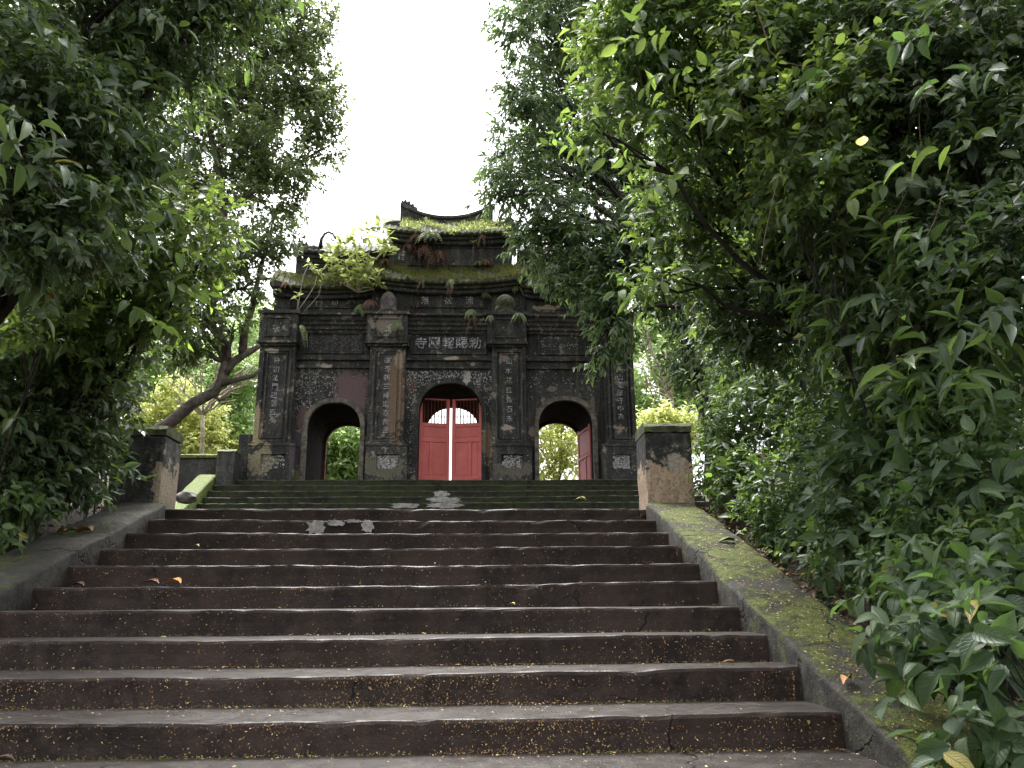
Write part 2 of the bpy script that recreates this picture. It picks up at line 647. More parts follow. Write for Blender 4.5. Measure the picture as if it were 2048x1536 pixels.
# ---- stair material: wet dark concrete, brownish, edges worn lighter by the material's own wear noise
def stair_mat(name, riser, tread, green=0.0, rough=0.42):
    t = NT(name)
    n1 = t.noise(1.1, 5, .6)
    n2 = t.noise(9, 6, .65)
    n3 = t.noise(70, 3, .6)
    sx = t.n('ShaderNodeSeparateXYZ')
    g = t.n('ShaderNodeNewGeometry')
    t.l(g.outputs['True Normal'], sx.inputs[0])
    flat = t.step(sx.outputs[2], .45, .85)                 # the trodden top is bare cement, the riser is stained
    dk = tuple(c*.32 for c in riser)
    mp = t.n('ShaderNodeMapping')
    mp.inputs['Scale'].default_value = (3.2, 3.2, .9)
    t.l(t.pos(), mp.inputs[0])
    run_ = t.noise(1.0, 6, .7, vec=mp.outputs[0])
    r = t.mix(t.step(t.math('ADD', t.math('MULTIPLY', n1, .5), t.math('MULTIPLY', run_, .5)), .38, .62), dk, riser)
    r = t.mix(t.math('MULTIPLY', t.step(t.noise(22, 5, .75), .53, .68), .55), r, (.065, .038, .025))
    r = t.mix(t.math('MULTIPLY', t.step(n2, .45, .7), .6), r, tuple(c*1.5 for c in riser))
    r = t.mix(t.math('MULTIPLY', t.step(n3, .6, .75), .5), r, tuple(c*2.2 for c in riser))
    tr = t.mix(t.step(n2, .35, .7), tuple(c*.6 for c in tread), tread)
    col = t.mix(flat, r, tr)
    if green:
        col = t.mix(t.math('MULTIPLY', t.step(t.math('ADD', n2, t.math('MULTIPLY', n1, .4)), .62, .8), green), col, (.035, .048, .014))
    vo = t.n('ShaderNodeTexVoronoi', feature='DISTANCE_TO_EDGE')
    vo.inputs['Scale'].default_value = .55
    nv = t.n('ShaderNodeTexNoise')
    nv.inputs['Scale'].default_value = 4
    nv.inputs['Detail'].default_value = 5
    t.l(t.pos(), nv.inputs['Vector'])
    sc = t.n('ShaderNodeVectorMath', operation='SCALE')
    sc.inputs['Scale'].default_value = .4
    t.l(nv.outputs['Color'], sc.inputs[0])
    mv = t.n('ShaderNodeVectorMath', operation='ADD')
    t.l(t.pos(), mv.inputs[0])
    t.l(sc.outputs[0], mv.inputs[1])
    t.l(mv.outputs[0], vo.inputs['Vector'])
    crack = t.math('MULTIPLY', t.step(vo.outputs['Distance'], .006, .002), t.step(n1, .47, .54))
    col = t.mix(crack, col, (.005, .004, .004))
    ro = t.math('ADD', t.math('ADD', t.math('MULTIPLY', n2, .35), rough-.17), t.math('MULTIPLY', t.math('SUBTRACT', 1.0, flat), .28))
    h = t.math('ADD', t.math('MULTIPLY', n2, .6), t.math('MULTIPLY', n3, .35))
    return t.done(t.principled(col, ro, t.bump(h, .55, .02), .26))


M['stair'] = stair_mat('wet brown concrete', (.040, .027, .022), (.060, .051, .046))
M['stair_up'] = stair_mat('mossy dark stone', (.038, .036, .028), (.10, .095, .08), .8, .55)
M['patch'] = simple('grey cement patch', (.22, .21, .20), (.42, .40, .38), 14, .6, .4)


def step_mesh(name, x0, x1, y, z, run, rise, seed, depth_extra=0.06, wear=0.010, round_=0.015):
    rs = np.random.default_rng(seed)
    nx = max(12, int((x1-x0)/0.07))
    xs = np.linspace(x0, x1, nx+1)
    ph = rs.uniform(0, 6.28, 6)
    tilt_ = rs.normal(0, .0022)

    def wob(x, a):
        return a*(.55*np.sin(x*1.3+ph[0])+.3*np.sin(x*3.7+ph[1])+.25*np.sin(x*8.9+ph[2]))
    # profile from the riser foot over the nosing to the tread's back, down and round
    prof = [(0.012, -rise-.05), (0.008, -rise*.5), (0.0, -round_*1.3), (round_*.3, -round_*.35), (round_*1.1, -.002), (run*.45, .002), (run+depth_extra, .006), (run+depth_extra, -rise-.05)]
    chips = [(rs.uniform(x0, x1), rs.uniform(.015, .08), rs.uniform(.004, .017)) for _ in range(10)]
    vs, fs = [], []
    m = len(prof)
    for x in xs:
        dz = wob(x, wear*.6)+tilt_*(x-(x0+x1)/2)-.007*math.exp(-((x-(x0+x1)/2)/1.2)**2)
        dy = wob(x+3, wear*.8)
        chip = sum(d*math.exp(-((x-c)/w)**2) for c, w, d in chips)
        for i, (py, pz) in enumerate(prof):
            yy, zz = y+py, z+pz
            if i in (1, 2, 3, 4):
                yy += dy*(1 if i > 1 else .5)
                if i > 1:
                    zz += dz-chip*(1, .8, .35)[min(i-2, 2)]
                    yy += chip*(.6, .7, .3)[min(i-2, 2)]
                yy += rs.normal(0, .0012)
                zz += rs.normal(0, .0012)
            elif i == 5:
                zz += dz
            vs.append((x, yy, zz))
    for i in range(nx):
        for k in range(m):
            k2 = (k+1) % m
            fs.append((i*m+k, (i+1)*m+k, (i+1)*m+k2, i*m+k2))
    fs.append(tuple(range(m)))
    fs.append(tuple(nx*m+k for k in range(m))[::-1])
    mb = MB()
    mb.add(vs, fs)
    return mb.mesh(name, smooth=False)


stairs = thing('stone_stairs', 'lower flight of wet brown concrete steps littered with petals', 'stairs', ((XL+XR)/2, YB, ZB-RISE))
for k in range(-7, 10):
    y, z = nose(k)
    xr = XR + (0.03 if k in (0, 4) else 0)
    link('step', step_mesh('step', XL-.06, xr+.06, y, z, RUN if k < 9 else .6, RISE, 100+k), stairs, M['stair'])
up = thing('stone_stairs', 'upper flight of mossy dark steps leading to the gate', 'stairs', (0, YU0, ZT))
for k in range(UPN):
    y = YU0+k*URUN
    z = ZT+(k+1)*URISE
    link('step', step_mesh('step', UXL, UXR, y, z, URUN if k < UPN-1 else 4.0, URISE, 300+k, wear=.014), up, M['stair_up'])
ld = MB().box(XL-.6, XR+.6, YT+.55, YU0+.02, ZT-.3, ZT-.004)
link('landing', ld.mesh('landing'), None, M['stair'])['kind'] = 'structure'


# cement repairs on the steps (thin uneven slabs)
def patch(x0, x1, y, z0, z1, seed, top=0.0):
    rs = random.Random(seed)
    n = 26
    pts = []
    for i in range(n):
        a = 2*math.pi*i/n
        sx = math.copysign(abs(math.cos(a))**.8, math.cos(a))
        sz = math.copysign(abs(math.sin(a))**.55, math.sin(a))
        k = rs.uniform(.62, 1.08)
        pts.append(((x0+x1)/2+sx*(x1-x0)/2*k, (z0+z1)/2+sz*(z1-z0)/2*k))
    vs = [(x, y-.014, z) for x, z in pts]+[(x, y+.06, z) for x, z in pts]
    fs = [tuple(range(n))]+[(i, n+i, n+(i+1) % n, (i+1) % n) for i in range(n)]
    return vs, fs


y8, z8 = nose(8)
for (pa, pb, zz0, zz1) in ((612, 652, -.135, -.005), (655, 690, -.06, .004), (722, 750, -.12, 0.0), (690, 722, -.03, .004)):
    xa, xb = P(pa, 1045, y8)[0], P(pb, 1045, y8)[0]
    mb = MB()
    mb.add(*patch(xa, xb, y8, z8+zz0, z8+zz1, int(pa)))
    mb.build('cement_patch', M['patch'], stairs)
for (k, pa, pb) in ((8, 866, 900), (7, 849, 926), (6, 848, 930), (6, 780, 838)):
    yy = YU0+k*URUN
    z1_ = ZT+(k+1)*URISE-.004
    z0_ = z1_-URISE*(.85 if k > 6 else .7)
    xa, xb = P(pa, 990, yy)[0], P(pb, 990, yy)[0]
    mb = MB()
    vs_, fs_ = patch(xa, xb, yy+.006, z0_, z1_, int(pa*3+k))
    mb.add(vs_, fs_)
    mb.build('cement_patch', M['patch'], up)


# ---- copings
def coping_mat(name, amount, mossc):
    t = NT(name)
    n1 = t.noise(1.9, 6, .68)
    n2 = t.noise(9, 6, .72)
    n3 = t.noise(95, 3, .6)
    n5 = t.noise(34, 4, .65)
    base = t.mix(t.step(n2, .36, .66), (.016, .0145, .0125), (.052, .046, .038))
    base = t.mix(t.math('MULTIPLY', t.step(n3, .58, .7), .6), base, (.10, .09, .072))
    g = t.n('ShaderNodeNewGeometry')
    sx = t.n('ShaderNodeSeparateXYZ')
    t.l(g.outputs['True Normal'], sx.inputs[0])
    topf = t.step(sx.outputs[2], .2, .8)                     # moss takes hold on the flat top, less on the upright side
    mo = t.step(t.math('ADD', t.math('ADD', t.math('MULTIPLY', n1, .85), t.math('MULTIPLY', n2, .5)), t.math('MULTIPLY', topf, .10)), .80-amount, .93-amount)
    mo = t.math('MULTIPLY', mo, t.math('ADD', .45, t.math('MULTIPLY', topf, .55)))
    mcol = t.mix(t.step(n5, .35, .65), tuple(c*.5 for c in mossc), mossc)
    mcol = t.mix(t.step(n3, .5, .7), mcol, tuple(c*1.6 for c in mossc))
    col = t.mix(mo, base, mcol)
    vo = t.n('ShaderNodeTexVoronoi', feature='DISTANCE_TO_EDGE')
    vo.inputs['Scale'].default_value = .9
    mv = t.n('ShaderNodeVectorMath', operation='ADD')
    nv = t.n('ShaderNodeTexNoise')
    nv.inputs['Scale'].default_value = 5
    nv.inputs['Detail'].default_value = 5
    t.l(t.pos(), nv.inputs['Vector'])
    sc = t.n('ShaderNodeVectorMath', operation='SCALE')
    sc.inputs['Scale'].default_value = .35
    t.l(nv.outputs['Color'], sc.inputs[0])
    t.l(t.pos(), mv.inputs[0])
    t.l(sc.outputs[0], mv.inputs[1])
    t.l(mv.outputs[0], vo.inputs['Vector'])
    crack = t.math('MULTIPLY', t.step(vo.outputs['Distance'], .010, .003), t.step(n1, .44, .52))
    col = t.mix(crack, col, (.006, .005, .004))
    h = t.math('ADD', t.math('MULTIPLY', n2, .5), t.math('MULTIPLY', t.math('ADD', t.math('MULTIPLY', n3, .4), t.math('MULTIPLY', n5, .8)), t.math('ADD', .25, t.math('MULTIPLY', mo, .9))))
    h = t.math('SUBTRACT', h, t.math('MULTIPLY', crack, 1.2))
    return t.done(t.principled(col, .75, t.bump(h, 1.0, .025), .35))


M['coping'] = coping_mat('mossy coping', .115, (.095, .115, .018))
M['coping_l'] = coping_mat('dark coping', .02, (.06, .078, .016))
COP_H = 0.085


def coping(name, xin, xout, y0, z0, y1, z1, label, h=COP_H, seed=1, n=46):
    """sloping kerb beside a flight; (y0,z0)-(y1,z1) is its nosing line"""
    rs = np.random.default_rng(seed)
    sgn = 1 if xout > xin else -1
    w = abs(xout-xin)
    prof = [(0.0, -.9, 0), (0.0, -.25, 0), (0.0, -.03, .0), (.012, -.006, .02), (.05, .0, .1), (w*.35, .006, .35), (w*.7, .002, .7), (w-.04, -.004, .92), (w-.008, -.02, 1), (w, -.07, 1), (w+.01, -.9, 1)]
    m = len(prof)
    vs, fs, uvs = [], [], []
    ph = rs.uniform(0, 6.28, 8)
    for i in range(n+1):
        s = i/n
        y = y0+(y1-y0)*s
        z = z0+(z1-z0)*s+h
        for j, (o, dz, u) in enumerate(prof):
            jx = .006*math.sin(y*5+ph[0]+j)+.004*math.sin(y*13+ph[1]) + rs.normal(0, .0015)
            jz = .008*math.sin(y*2.3+ph[2])+.005*math.sin(y*7.7+ph[3]+j*.4)+rs.normal(0, .0015)
            vs.append((xin+sgn*(o+jx), y, z+dz+(jz if j > 1 else 0)))
            uvs.append((u, s))
    for i in range(n):
        for j in range(m-1):
            fs.append((i*m+j, i*m+j+1, (i+1)*m+j+1, (i+1)*m+j))
    fs.append(tuple(range(m)))
    fs.append(tuple(n*m+j for j in range(m)))
    me = bpy.data.meshes.new(name)
    me.from_pydata(vs, [], fs)
    uvl = me.uv_layers.new(name='UVMap')
    li = [uvs[l.vertex_index] for l in me.loops]
    uvl.data.foreach_set('uv', np.array(li, np.float32).ravel())
    bm = bmesh.new()
    bm.from_mesh(me)
    bmesh.ops.recalc_face_normals(bm, faces=bm.faces)
    bm.to_mesh(me)
    bm.free()
    me.polygons.foreach_set('use_smooth', [True]*len(me.polygons))
    o = link(name, me, None, M['coping'])
    tag(o, label, 'coping')
    return o


ya, za = nose(-7.4)
yb, zb = nose(8.75)
coping('sloping_coping', XR+.02, XR+.50, ya, za, yb, zb, 'broad mossy sloping coping strewn with petals beside the shrubs', seed=3)
coping('sloping_coping', XL-.02, XL-.52, ya, za, yb, zb, 'dark sloping coping with orange fallen leaves beside the shady bushes', seed=4).data.materials[0] = M['coping_l']
cu = coping('sloping_coping', UXL-.02, UXL-.40, YU0-.3, ZT-.02, YF-.1, ZF-.04, 'bright green mossy coping of the upper flight before the small post', seed=5, h=.14, n=20)
t = NT('green moss')
nn = t.noise(30, 5, .7)
cu.data.materials.clear()
cu.data.materials.append(t.done(t.principled(t.mix(t.step(nn, .35, .7), (.06, .09, .015), (.15, .19, .03)), .8, t.bump(nn, .8, .02))))


# ---- newel posts
def newel(label, x0, x1, y0, y1, z0, z1, mat, moss):
    t = thing('newel_post', label, 'post', ((x0+x1)/2, (y0+y1)/2, z0))
    mb = MB().box(x0, x1, y0, y1, z0, z1-.10)
    me = mb.mesh('shaft', bevel=.03)
    bm = bmesh.new()
    bm.from_mesh(me)
    bmesh.ops.subdivide_edges(bm, edges=[e for e in bm.edges if e.calc_length() > .3], cuts=7, use_grid_fill=True)
    for v in bm.verts:
        v.co += Vector(np.random.default_rng(int(abs(v.co.x*997+v.co.z*1313)*10) % 100000).normal(0, .004, 3))
    bm.to_mesh(me)
    bm.free()
    link('shaft', me, t, mat)
    cap = MB()
    cap.sweep(np.linspace(x0-.004, x1+.004, 10), [(y0-.004, z1-.098), (y1+.004, z1-.098), (y1+.006, z1-.04), (y1-.04, z1), (y0+.04, z1), (y0-.006, z1-.04)], jit=.007)
    link('cap', cap.mesh('cap'), t, moss)
    return t


a = P(1300, 1003, YT-.05)
b = P(1392, 845, YT-.05)
RNX0, RNX1, RNZ1 = a[0]-.02, a[0]+.45, b[2]
PEACH = (.42, .31, .22)
M['newel_r'] = stucco('newel plaster right', [((RNX0+RNX1)/2-.02, ZT+.17, .42, .28, PEACH), (RNX0-.05, ZT+.1, .2, .3, PEACH), (RNX0+.28, ZT+.45, .08, .1, (.35, .30, .25))], .2, mid=(.035, .035, .03))
M['mosscap'] = simple('mossy cap', (.04, .04, .032), (.09, .115, .03), 9, .8, .8)
newel('square post of peeling peach plaster with a mossy cap beside the shrubs', RNX0, RNX1, YT-.05, YT+.42, ZT-.45, RNZ1, M['newel_r'], M['mosscap'])
a = P(322, 1000, YT-.05)
b = P(330, 850, YT-.05)
LNX1 = (a[0]+b[0])/2
M['newel_l'] = stucco('newel plaster left', [(LNX1+.02, ZT+.10, .10, .36, (.33, .27, .19))], .15, palecut=.8)
newel('dark square post with bare plaster corner below the leaning trunk', LNX1-.50, LNX1, YT-.05, YT+.42, ZT-.45, b[2], M['newel_l'], M['mosscap'])

# ---- low wall and small post left of the gate
M['lowwall'] = stucco('low wall plaster', [], .45, palecut=.76)
M['lowtop'] = simple('moss top', (.05, .055, .02), (.17, .20, .04), 12, .8, .6)
wl_ = thing('low_wall', 'low dark boundary wall with a moss yellow top behind the small post', 'wall', tuple(P(400, 990, 17.5)))
xa, xb = P(250, 930, 17.5)[0], P(430, 930, 17.5)[0]
zt_ = P(400, 908, 17.5)[2]
MB().box(xa-6, xb+.05, 17.5, 17.85, ZF-2.2, zt_-.09).build('wall_body', M['lowwall'], wl_, bevel=.01)
MB().sweep(np.linspace(xa-6, xb+.05, 60), [(17.45, zt_-.088), (17.9, zt_-.088), (17.9, zt_-.03), (17.85, zt_), (17.5, zt_), (17.45, zt_-.03)], jit=.006).build('wall_cap', M['lowtop'], wl_)
a, b = P(429, 965, 17.15), P(471, 898, 17.15)
sp = thing('small_post', 'small square mossy post between the low wall and the gate', 'post', ((a[0]+b[0])/2, 17.35, ZF))
MB().box(a[0], b[0], 17.15, 17.6, ZF-.9, b[2]-.05).build('shaft', M['lowwall'], sp, bevel=.02)
MB().sweep(np.linspace(a[0]-.01, b[0]+.01, 8), [(17.13, b[2]-.048), (17.62, b[2]-.048), (17.5, b[2]+.01), (17.25, b[2]+.01)], jit=.005).build('cap', M['lowtop'], sp)
a, b = P(472, 965, 17.9), P(512, 868, 17.9)
dw = MB().box(a[0]-.02, b[0]+.2, 17.9, 18.3, ZF-.8, b[2])
tag(dw.build('wall_stub', M['lowwall'], None, bevel=.02), 'short dark wall stub between the small post and the gate', 'wall')
rk = bmesh.new()
bmesh.ops.create_icosphere(rk, subdivisions=3, radius=1)
rs_ = np.random.default_rng(5)
for v in rk.verts:
    v.co *= 1+.18*math.sin(v.co.x*4+1)*math.sin(v.co.y*3)*math.cos(v.co.z*5)+rs_.normal(0, .03)
rme = bpy.data.meshes.new('rock')
rk.to_mesh(rme)
rk.free()
rc = P(372, 995, 13.0)
ro = link('rock', rme, None, simple('pale rock', (.10, .095, .085), (.24, .225, .2), 12, .8, .8), loc=rc)
ro.scale = (.17, .16, .10)
tag(ro, 'pale grey rock lying behind the dark corner post', 'rock')

# ================================================================== GATE
def X(px, py, y=YG):
    return float(P(px, py, y)[0])


def Z(py, y=YG, px=899):
    return float(P(px, py, y)[2])


PXM = float(np.linalg.norm(P(899, 800, YG)-EYE))/FPX      # metres per photograph pixel on the gate
XC = X(899, 900)
YP, YPL, YBK = YG-.22, YG-.30, YG+2.1


def pt(px, py, rx, rz, c):
    p = P(px, py, YG-.1)
    return (float(p[0]), float(p[2]), rx*PXM, rz*PXM, c)


PATCHES = [
    pt(700, 790, 34, 58, (.15, .095, .10)), pt(603, 840, 10, 42, (.13, .085, .08)), pt(593, 900, 11, 50, (.075, .06, .07)),
    pt(517, 862, 12, 46, (.34, .28, .18)), pt(522, 925, 26, 30, (.26, .22, .14)), pt(603, 948, 14, 18, (.19, .19, .10)),
    pt(790, 800, 17, 95, (.20, .135, .09)), pt(801, 722, 9, 20, (.34, .27, .20)), pt(775, 655, 30, 22, (.24, .195, .16)),
    pt(934, 753, 7, 13, (.52, .48, .44)), pt(648, 731, 13, 5, (.40, .35, .29)), pt(903, 716, 15, 4, (.44, .36, .27)), pt(945, 726, 6, 5, (.4, .35, .3)),
    pt(1010, 720, 14, 11, (.28, .23, .21)), pt(1016, 858, 12, 6, (.40, .33, .29)), pt(1066, 862, 8, 12, (.26, .21, .16)),
    pt(976, 885, 9, 40, (.20, .14, .09)), pt(1094, 604, 24, 8, (.34, .27, .20)), pt(1240, 858, 14, 5, (.34, .24, .18)),
    pt(822, 770, 9, 20, (.14, .075, .06)), pt(545, 705, 14, 5, (.40, .36, .30)), pt(770, 935, 45, 26, (.14, .125, .095)), pt(1030, 940, 40, 16, (.13, .115, .09)),
    pt(1105, 776, 12, 6, (.2, .16, .13)), pt(1188, 840, 6, 60, (.17, .145, .115)), pt(605, 900, 4, 70, (.2, .18, .14))]
M['gate'] = stucco('blackened gate plaster', PATCHES, .35)
M['gate2'] = stucco('blackened upper plaster', [PATCHES[17]], .45, palecut=.66, mid=(.05, .047, .042))
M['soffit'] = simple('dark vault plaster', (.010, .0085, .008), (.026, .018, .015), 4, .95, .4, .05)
M['rim'] = simple('worn arch plaster', (.07, .062, .05), (.21, .185, .15), 9, .8, .5)
M['rim_back'] = simple('brown red plaster', (.10, .045, .036), (.20, .10, .08), 9, .85, .4, .1)
M['door_shaded'] = simple('shaded red bar paint', (.14, .035, .03), (.20, .05, .042), 12, .7, .2, .2)  # grille bars: the shadow under the arch is put into a darker red
M['tile'] = simple('black roof tile', (.018, .018, .017), (.045, .043, .036), 10, .75, .6)
M['roofmoss'] = simple('mossy roof', (.045, .055, .016), (.12, .14, .03), 10, .85, .9)
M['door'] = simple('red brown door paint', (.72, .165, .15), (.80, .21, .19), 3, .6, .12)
t = NT('ceramic shards')
a_ = t.n('ShaderNodeAttribute', attribute_name='rnd')
M['shard'] = t.done(t.principled(t.ramp(a_.outputs['Fac'], [(0, (.16, .15, .13)), (.4, (.26, .25, .23)), (.8, (.48, .48, .47)), (1, (.42, .45, .52))]), .35))
t = NT('porcelain lettering')
w_ = t.step(t.noise(26, 5, .75), .43, .57)
M['letter'] = t.done(t.principled(t.mix(w_, (.06, .057, .052), (.62, .62, .67)), .5))

gate = thing('temple_gate', 'blackened three-arched temple gate with tiered mossy roofs and red doors', 'gate', (XC, YG, ZF))


def span(pa, pb, py, y):
    return X(pa, py, y), X(pb, py, y)


PIL = [dict(plinth=span(495, 588, 930, YPL), shaft=span(512, 586, 790, YP), block=span(519, 595, 660, YP-.05)),
       dict(plinth=span(730, 813, 930, YPL), shaft=span(737, 809, 790, YP), block=span(734, 815, 660, YP-.05)),
       dict(plinth=span(980, 1064, 930, YPL), shaft=span(984, 1052, 790, YP), block=span(975, 1052, 660, YP-.05)),
       dict(plinth=span(1206, 1277, 930, YPL), shaft=span(1211, 1270, 790, YP), block=span(1203, 1266, 660, YP-.05))]
ZPT = Z(887, YPL)          # plinth top
ZSB = Z(695, YP)           # shaft top / block bottom
ZBT = Z(627, YP)           # block top
ARCH = [dict(x=span(611, 720, 900, YG), top=Z(805), spring=Z(858)),
        dict(x=span(835, 964, 900, YG), top=Z(765), spring=Z(826)),
        dict(x=span(1077, 1188, 900, YG), top=Z(799), spring=Z(853))]
cents = [sum(p['shaft'])/2 for p in PIL]
GX0, GX1 = PIL[0]['shaft'][0]+.03, PIL[3]['shaft'][1]-.03
BAYX = [(GX0, cents[1]), (cents[1], cents[2]), (cents[2], GX1)]


def arch_pts(a, off=0.0, n=22, z0=None):
    x0, x1 = a['x'][0]-off, a['x'][1]+off
    c, hw = (x0+x1)/2, (x1-x0)/2
    rise = a['top']+off-a['spring']
    pts = [(x0, (ZF if z0 is None else z0))]
    for i in range(n+1):
        th = math.pi*(1-i/n)
        cx, sz = math.cos(th), math.sin(th)
        pts.append((c+hw*math.copysign(abs(cx)**.88, cx), a['spring']+rise*abs(sz)**.88))
    pts.append((x1, (ZF if z0 is None else z0)))
    return pts


for bi, (bx, a) in enumerate(zip(BAYX, ARCH)):
    pts = arch_pts(a)
    mb = MB()
    ztop = ZBT-.05
    for y, flip in ((YG, 1), (YBK, -1)):
        for (xa, za), (xb, zb) in zip(pts[:-1], pts[1:]):
            if xb-xa > 1e-5:
                mb.add([(xa, y, za), (xb, y, zb), (xb, y, ztop), (xa, y, ztop)], [(0, 1, 2, 3)])
        mb.add([(bx[0], y, ZF-.05), (pts[0][0], y, ZF-.05), (pts[0][0], y, ztop), (bx[0], y, ztop)], [(0, 1, 2, 3)])
        mb.add([(pts[-1][0], y, ZF-.05), (bx[1], y, ZF-.05), (bx[1], y, ztop), (pts[-1][0], y, ztop)], [(0, 1, 2, 3)])
    mb.add([(bx[0], YG, ztop), (bx[1], YG, ztop), (bx[1], YBK, ztop), (bx[0], YBK, ztop)], [(0, 1, 2, 3)])
    for xe in ([bx[0]] if bi == 0 else []) + ([bx[1]] if bi == 2 else []):
        mb.add([(xe, YG, ZF-.05), (xe, YBK, ZF-.05), (xe, YBK, ztop), (xe, YG, ztop)], [(0, 1, 2, 3)])
    w = link('wall_bay', mb.mesh('wall_bay'), gate, M['gate'])
    mb = MB()
    for (xa, za), (xb, zb) in zip(pts[:-1], pts[1:]):
        mb.add([(xa, YG, za), (xb, YG, zb), (xb, YBK, zb), (xa, YBK, za)], [(0, 1, 2, 3)])
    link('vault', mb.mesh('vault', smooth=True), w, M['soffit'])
    # proud moulding round the opening, front and back
    for (y0, y1, off) in ((YG-.045, YG+.06, .085), (YBK-.05, YBK+.05, .10)):
        outer = arch_pts(a, off)
        inner = arch_pts(a, -.012 if y0 < YG else -.065)
        mb = MB()
        n = len(outer)
        vs = []
        for (p, q) in zip(inner, outer):
            j = random.uniform(-.006, .006)
            vs += [(p[0], y0, p[1]), (q[0]+j, y0, q[1]+j), (q[0]+j, y1, q[1]+j), (p[0], y1, p[1])]
        fs = []
        for i in range(n-1):
            for k in range(4):
                k2 = (k+1) % 4
                fs.append((i*4+k, i*4+k2, i*4+4+k2, i*4+4+k))
        fs += [(0, 1, 2, 3), tuple((n-1)*4+k for k in range(4))]
        mb.add(vs, fs)
        link('arch_moulding', mb.mesh('arch_moulding'), gate, M['gate'] if bi == 1 and y0 < YG else M['rim'] if y0 < YG else M['rim_back'])


def frame(mb, x0, x1, z0, z1, w, y0, y1):
    """four strips round a panel; sides butt between top and bottom"""
    mb.box(x0, x1, y0, y1, z1-w, z1)
    mb.box(x0, x1, y0, y1, z0, z0+w)
    mb.box(x0, x0+w, y0, y1, z0+w, z1-w)
    mb.box(x1-w, x1, y0, y1, z0+w, z1-w)


def char(ch, x, z, size, y, parent, depth=.012, boldness=-.004):
    cu = bpy.data.curves.new('character', 'FONT')
    cu.body = ch
    cu.size = size
    cu.align_x = 'CENTER'
    cu.align_y = 'CENTER'
    cu.extrude = depth
    cu.resolution_u = 2
    cu.offset = size*boldness
    ob = bpy.data.objects.new('character', cu)
    COL.objects.link(ob)
    dg = bpy.context.evaluated_depsgraph_get()
    dg.update()
    me = bpy.data.meshes.new_from_object(ob.evaluated_get(dg))
    COL.objects.unlink(ob)
    bpy.data.objects.remove(ob)
    bpy.data.curves.remove(cu)
    if len(me.vertices) == 0:
        return None
    co = np.zeros(len(me.vertices)*3, np.float32)
    me.vertices.foreach_get('co', co)
    co = co.reshape(-1, 3)
    c = (co.max(0)+co.min(0))/2
    co[:, :2] -= c[:2]
    w = np.stack([co[:, 0]+x, y-co[:, 2], co[:, 1]+z], -1)
    me.vertices.foreach_set('co', w.astype(np.float32).ravel())
    me.update()
    me.name = 'character'
    return link('character', me, parent, M['letter'])


def shards(name, n, fn, parent, y, size=.028, seed=0):
    """small irregular ceramic chips set in the plaster; fn(rs) -> (x, z) or None"""
    rs = np.random.default_rng(seed)
    vs, fs, rn = [], [], []
    tries = 0
    while len(rn) < n*5 and tries < n*30:
        tries += 1
        p = fn(rs)
        if p is None:
            continue
        s = size*rs.uniform(.5, 1.3)
        a0 = rs.uniform(0, 6.28)
        b = len(vs)
        th = rs.uniform(.002, .006)
        for lay, yy in ((0, y-th-.004), (1, y+.004)):
            for k in range(4):
                a = a0+k*1.57+rs.uniform(-.45, .45)*(1-lay)*.6
                r = s*(.45 if k % 2 else .62)
                vs.append((p[0]+r*math.cos(a), yy+rs.uniform(-.002, .002), p[1]+r*math.sin(a)))
        fs.append((b, b+1, b+2, b+3))
        for k in range(4):
            k2 = (k+1) % 4
            fs.append((b+k, b+4+k, b+4+k2, b+k2))
        rn += [rs.uniform(0, 1)]*5
    me = bpy.data.meshes.new(name)
    me.from_pydata(vs, [], fs)
    at = me.attributes.new('rnd', 'FLOAT', 'FACE')
    at.data.foreach_set('value', np.array(rn, np.float32))
    o = link(name, me, parent, M['shard'])
    o['kind'] = 'stuff'
    return o


def pxreg(px0, px1, py0, py1, y, arch=None, dens=None):
    def fn(rs):
        px, py = rs.uniform(px0, px1), rs.uniform(py0, py1)
        p = P(px, py, y)
        if dens is not None and rs.uniform() > dens(px, py):
            return None
        if arch is not None:
            for a in arch:
                c, hw = sum(a['x'])/2, (a['x'][1]-a['x'][0])/2+.11
                rise = a['top']-a['spring']+.11
                if abs(p[0]-c) < hw:
                    zt = a['spring']+rise*max(0, 1-(abs(p[0]-c)/hw)**2.27)**.44
                    if p[2] < zt:
                        return None
        return (float(p[0]), float(p[2]))
    return fn


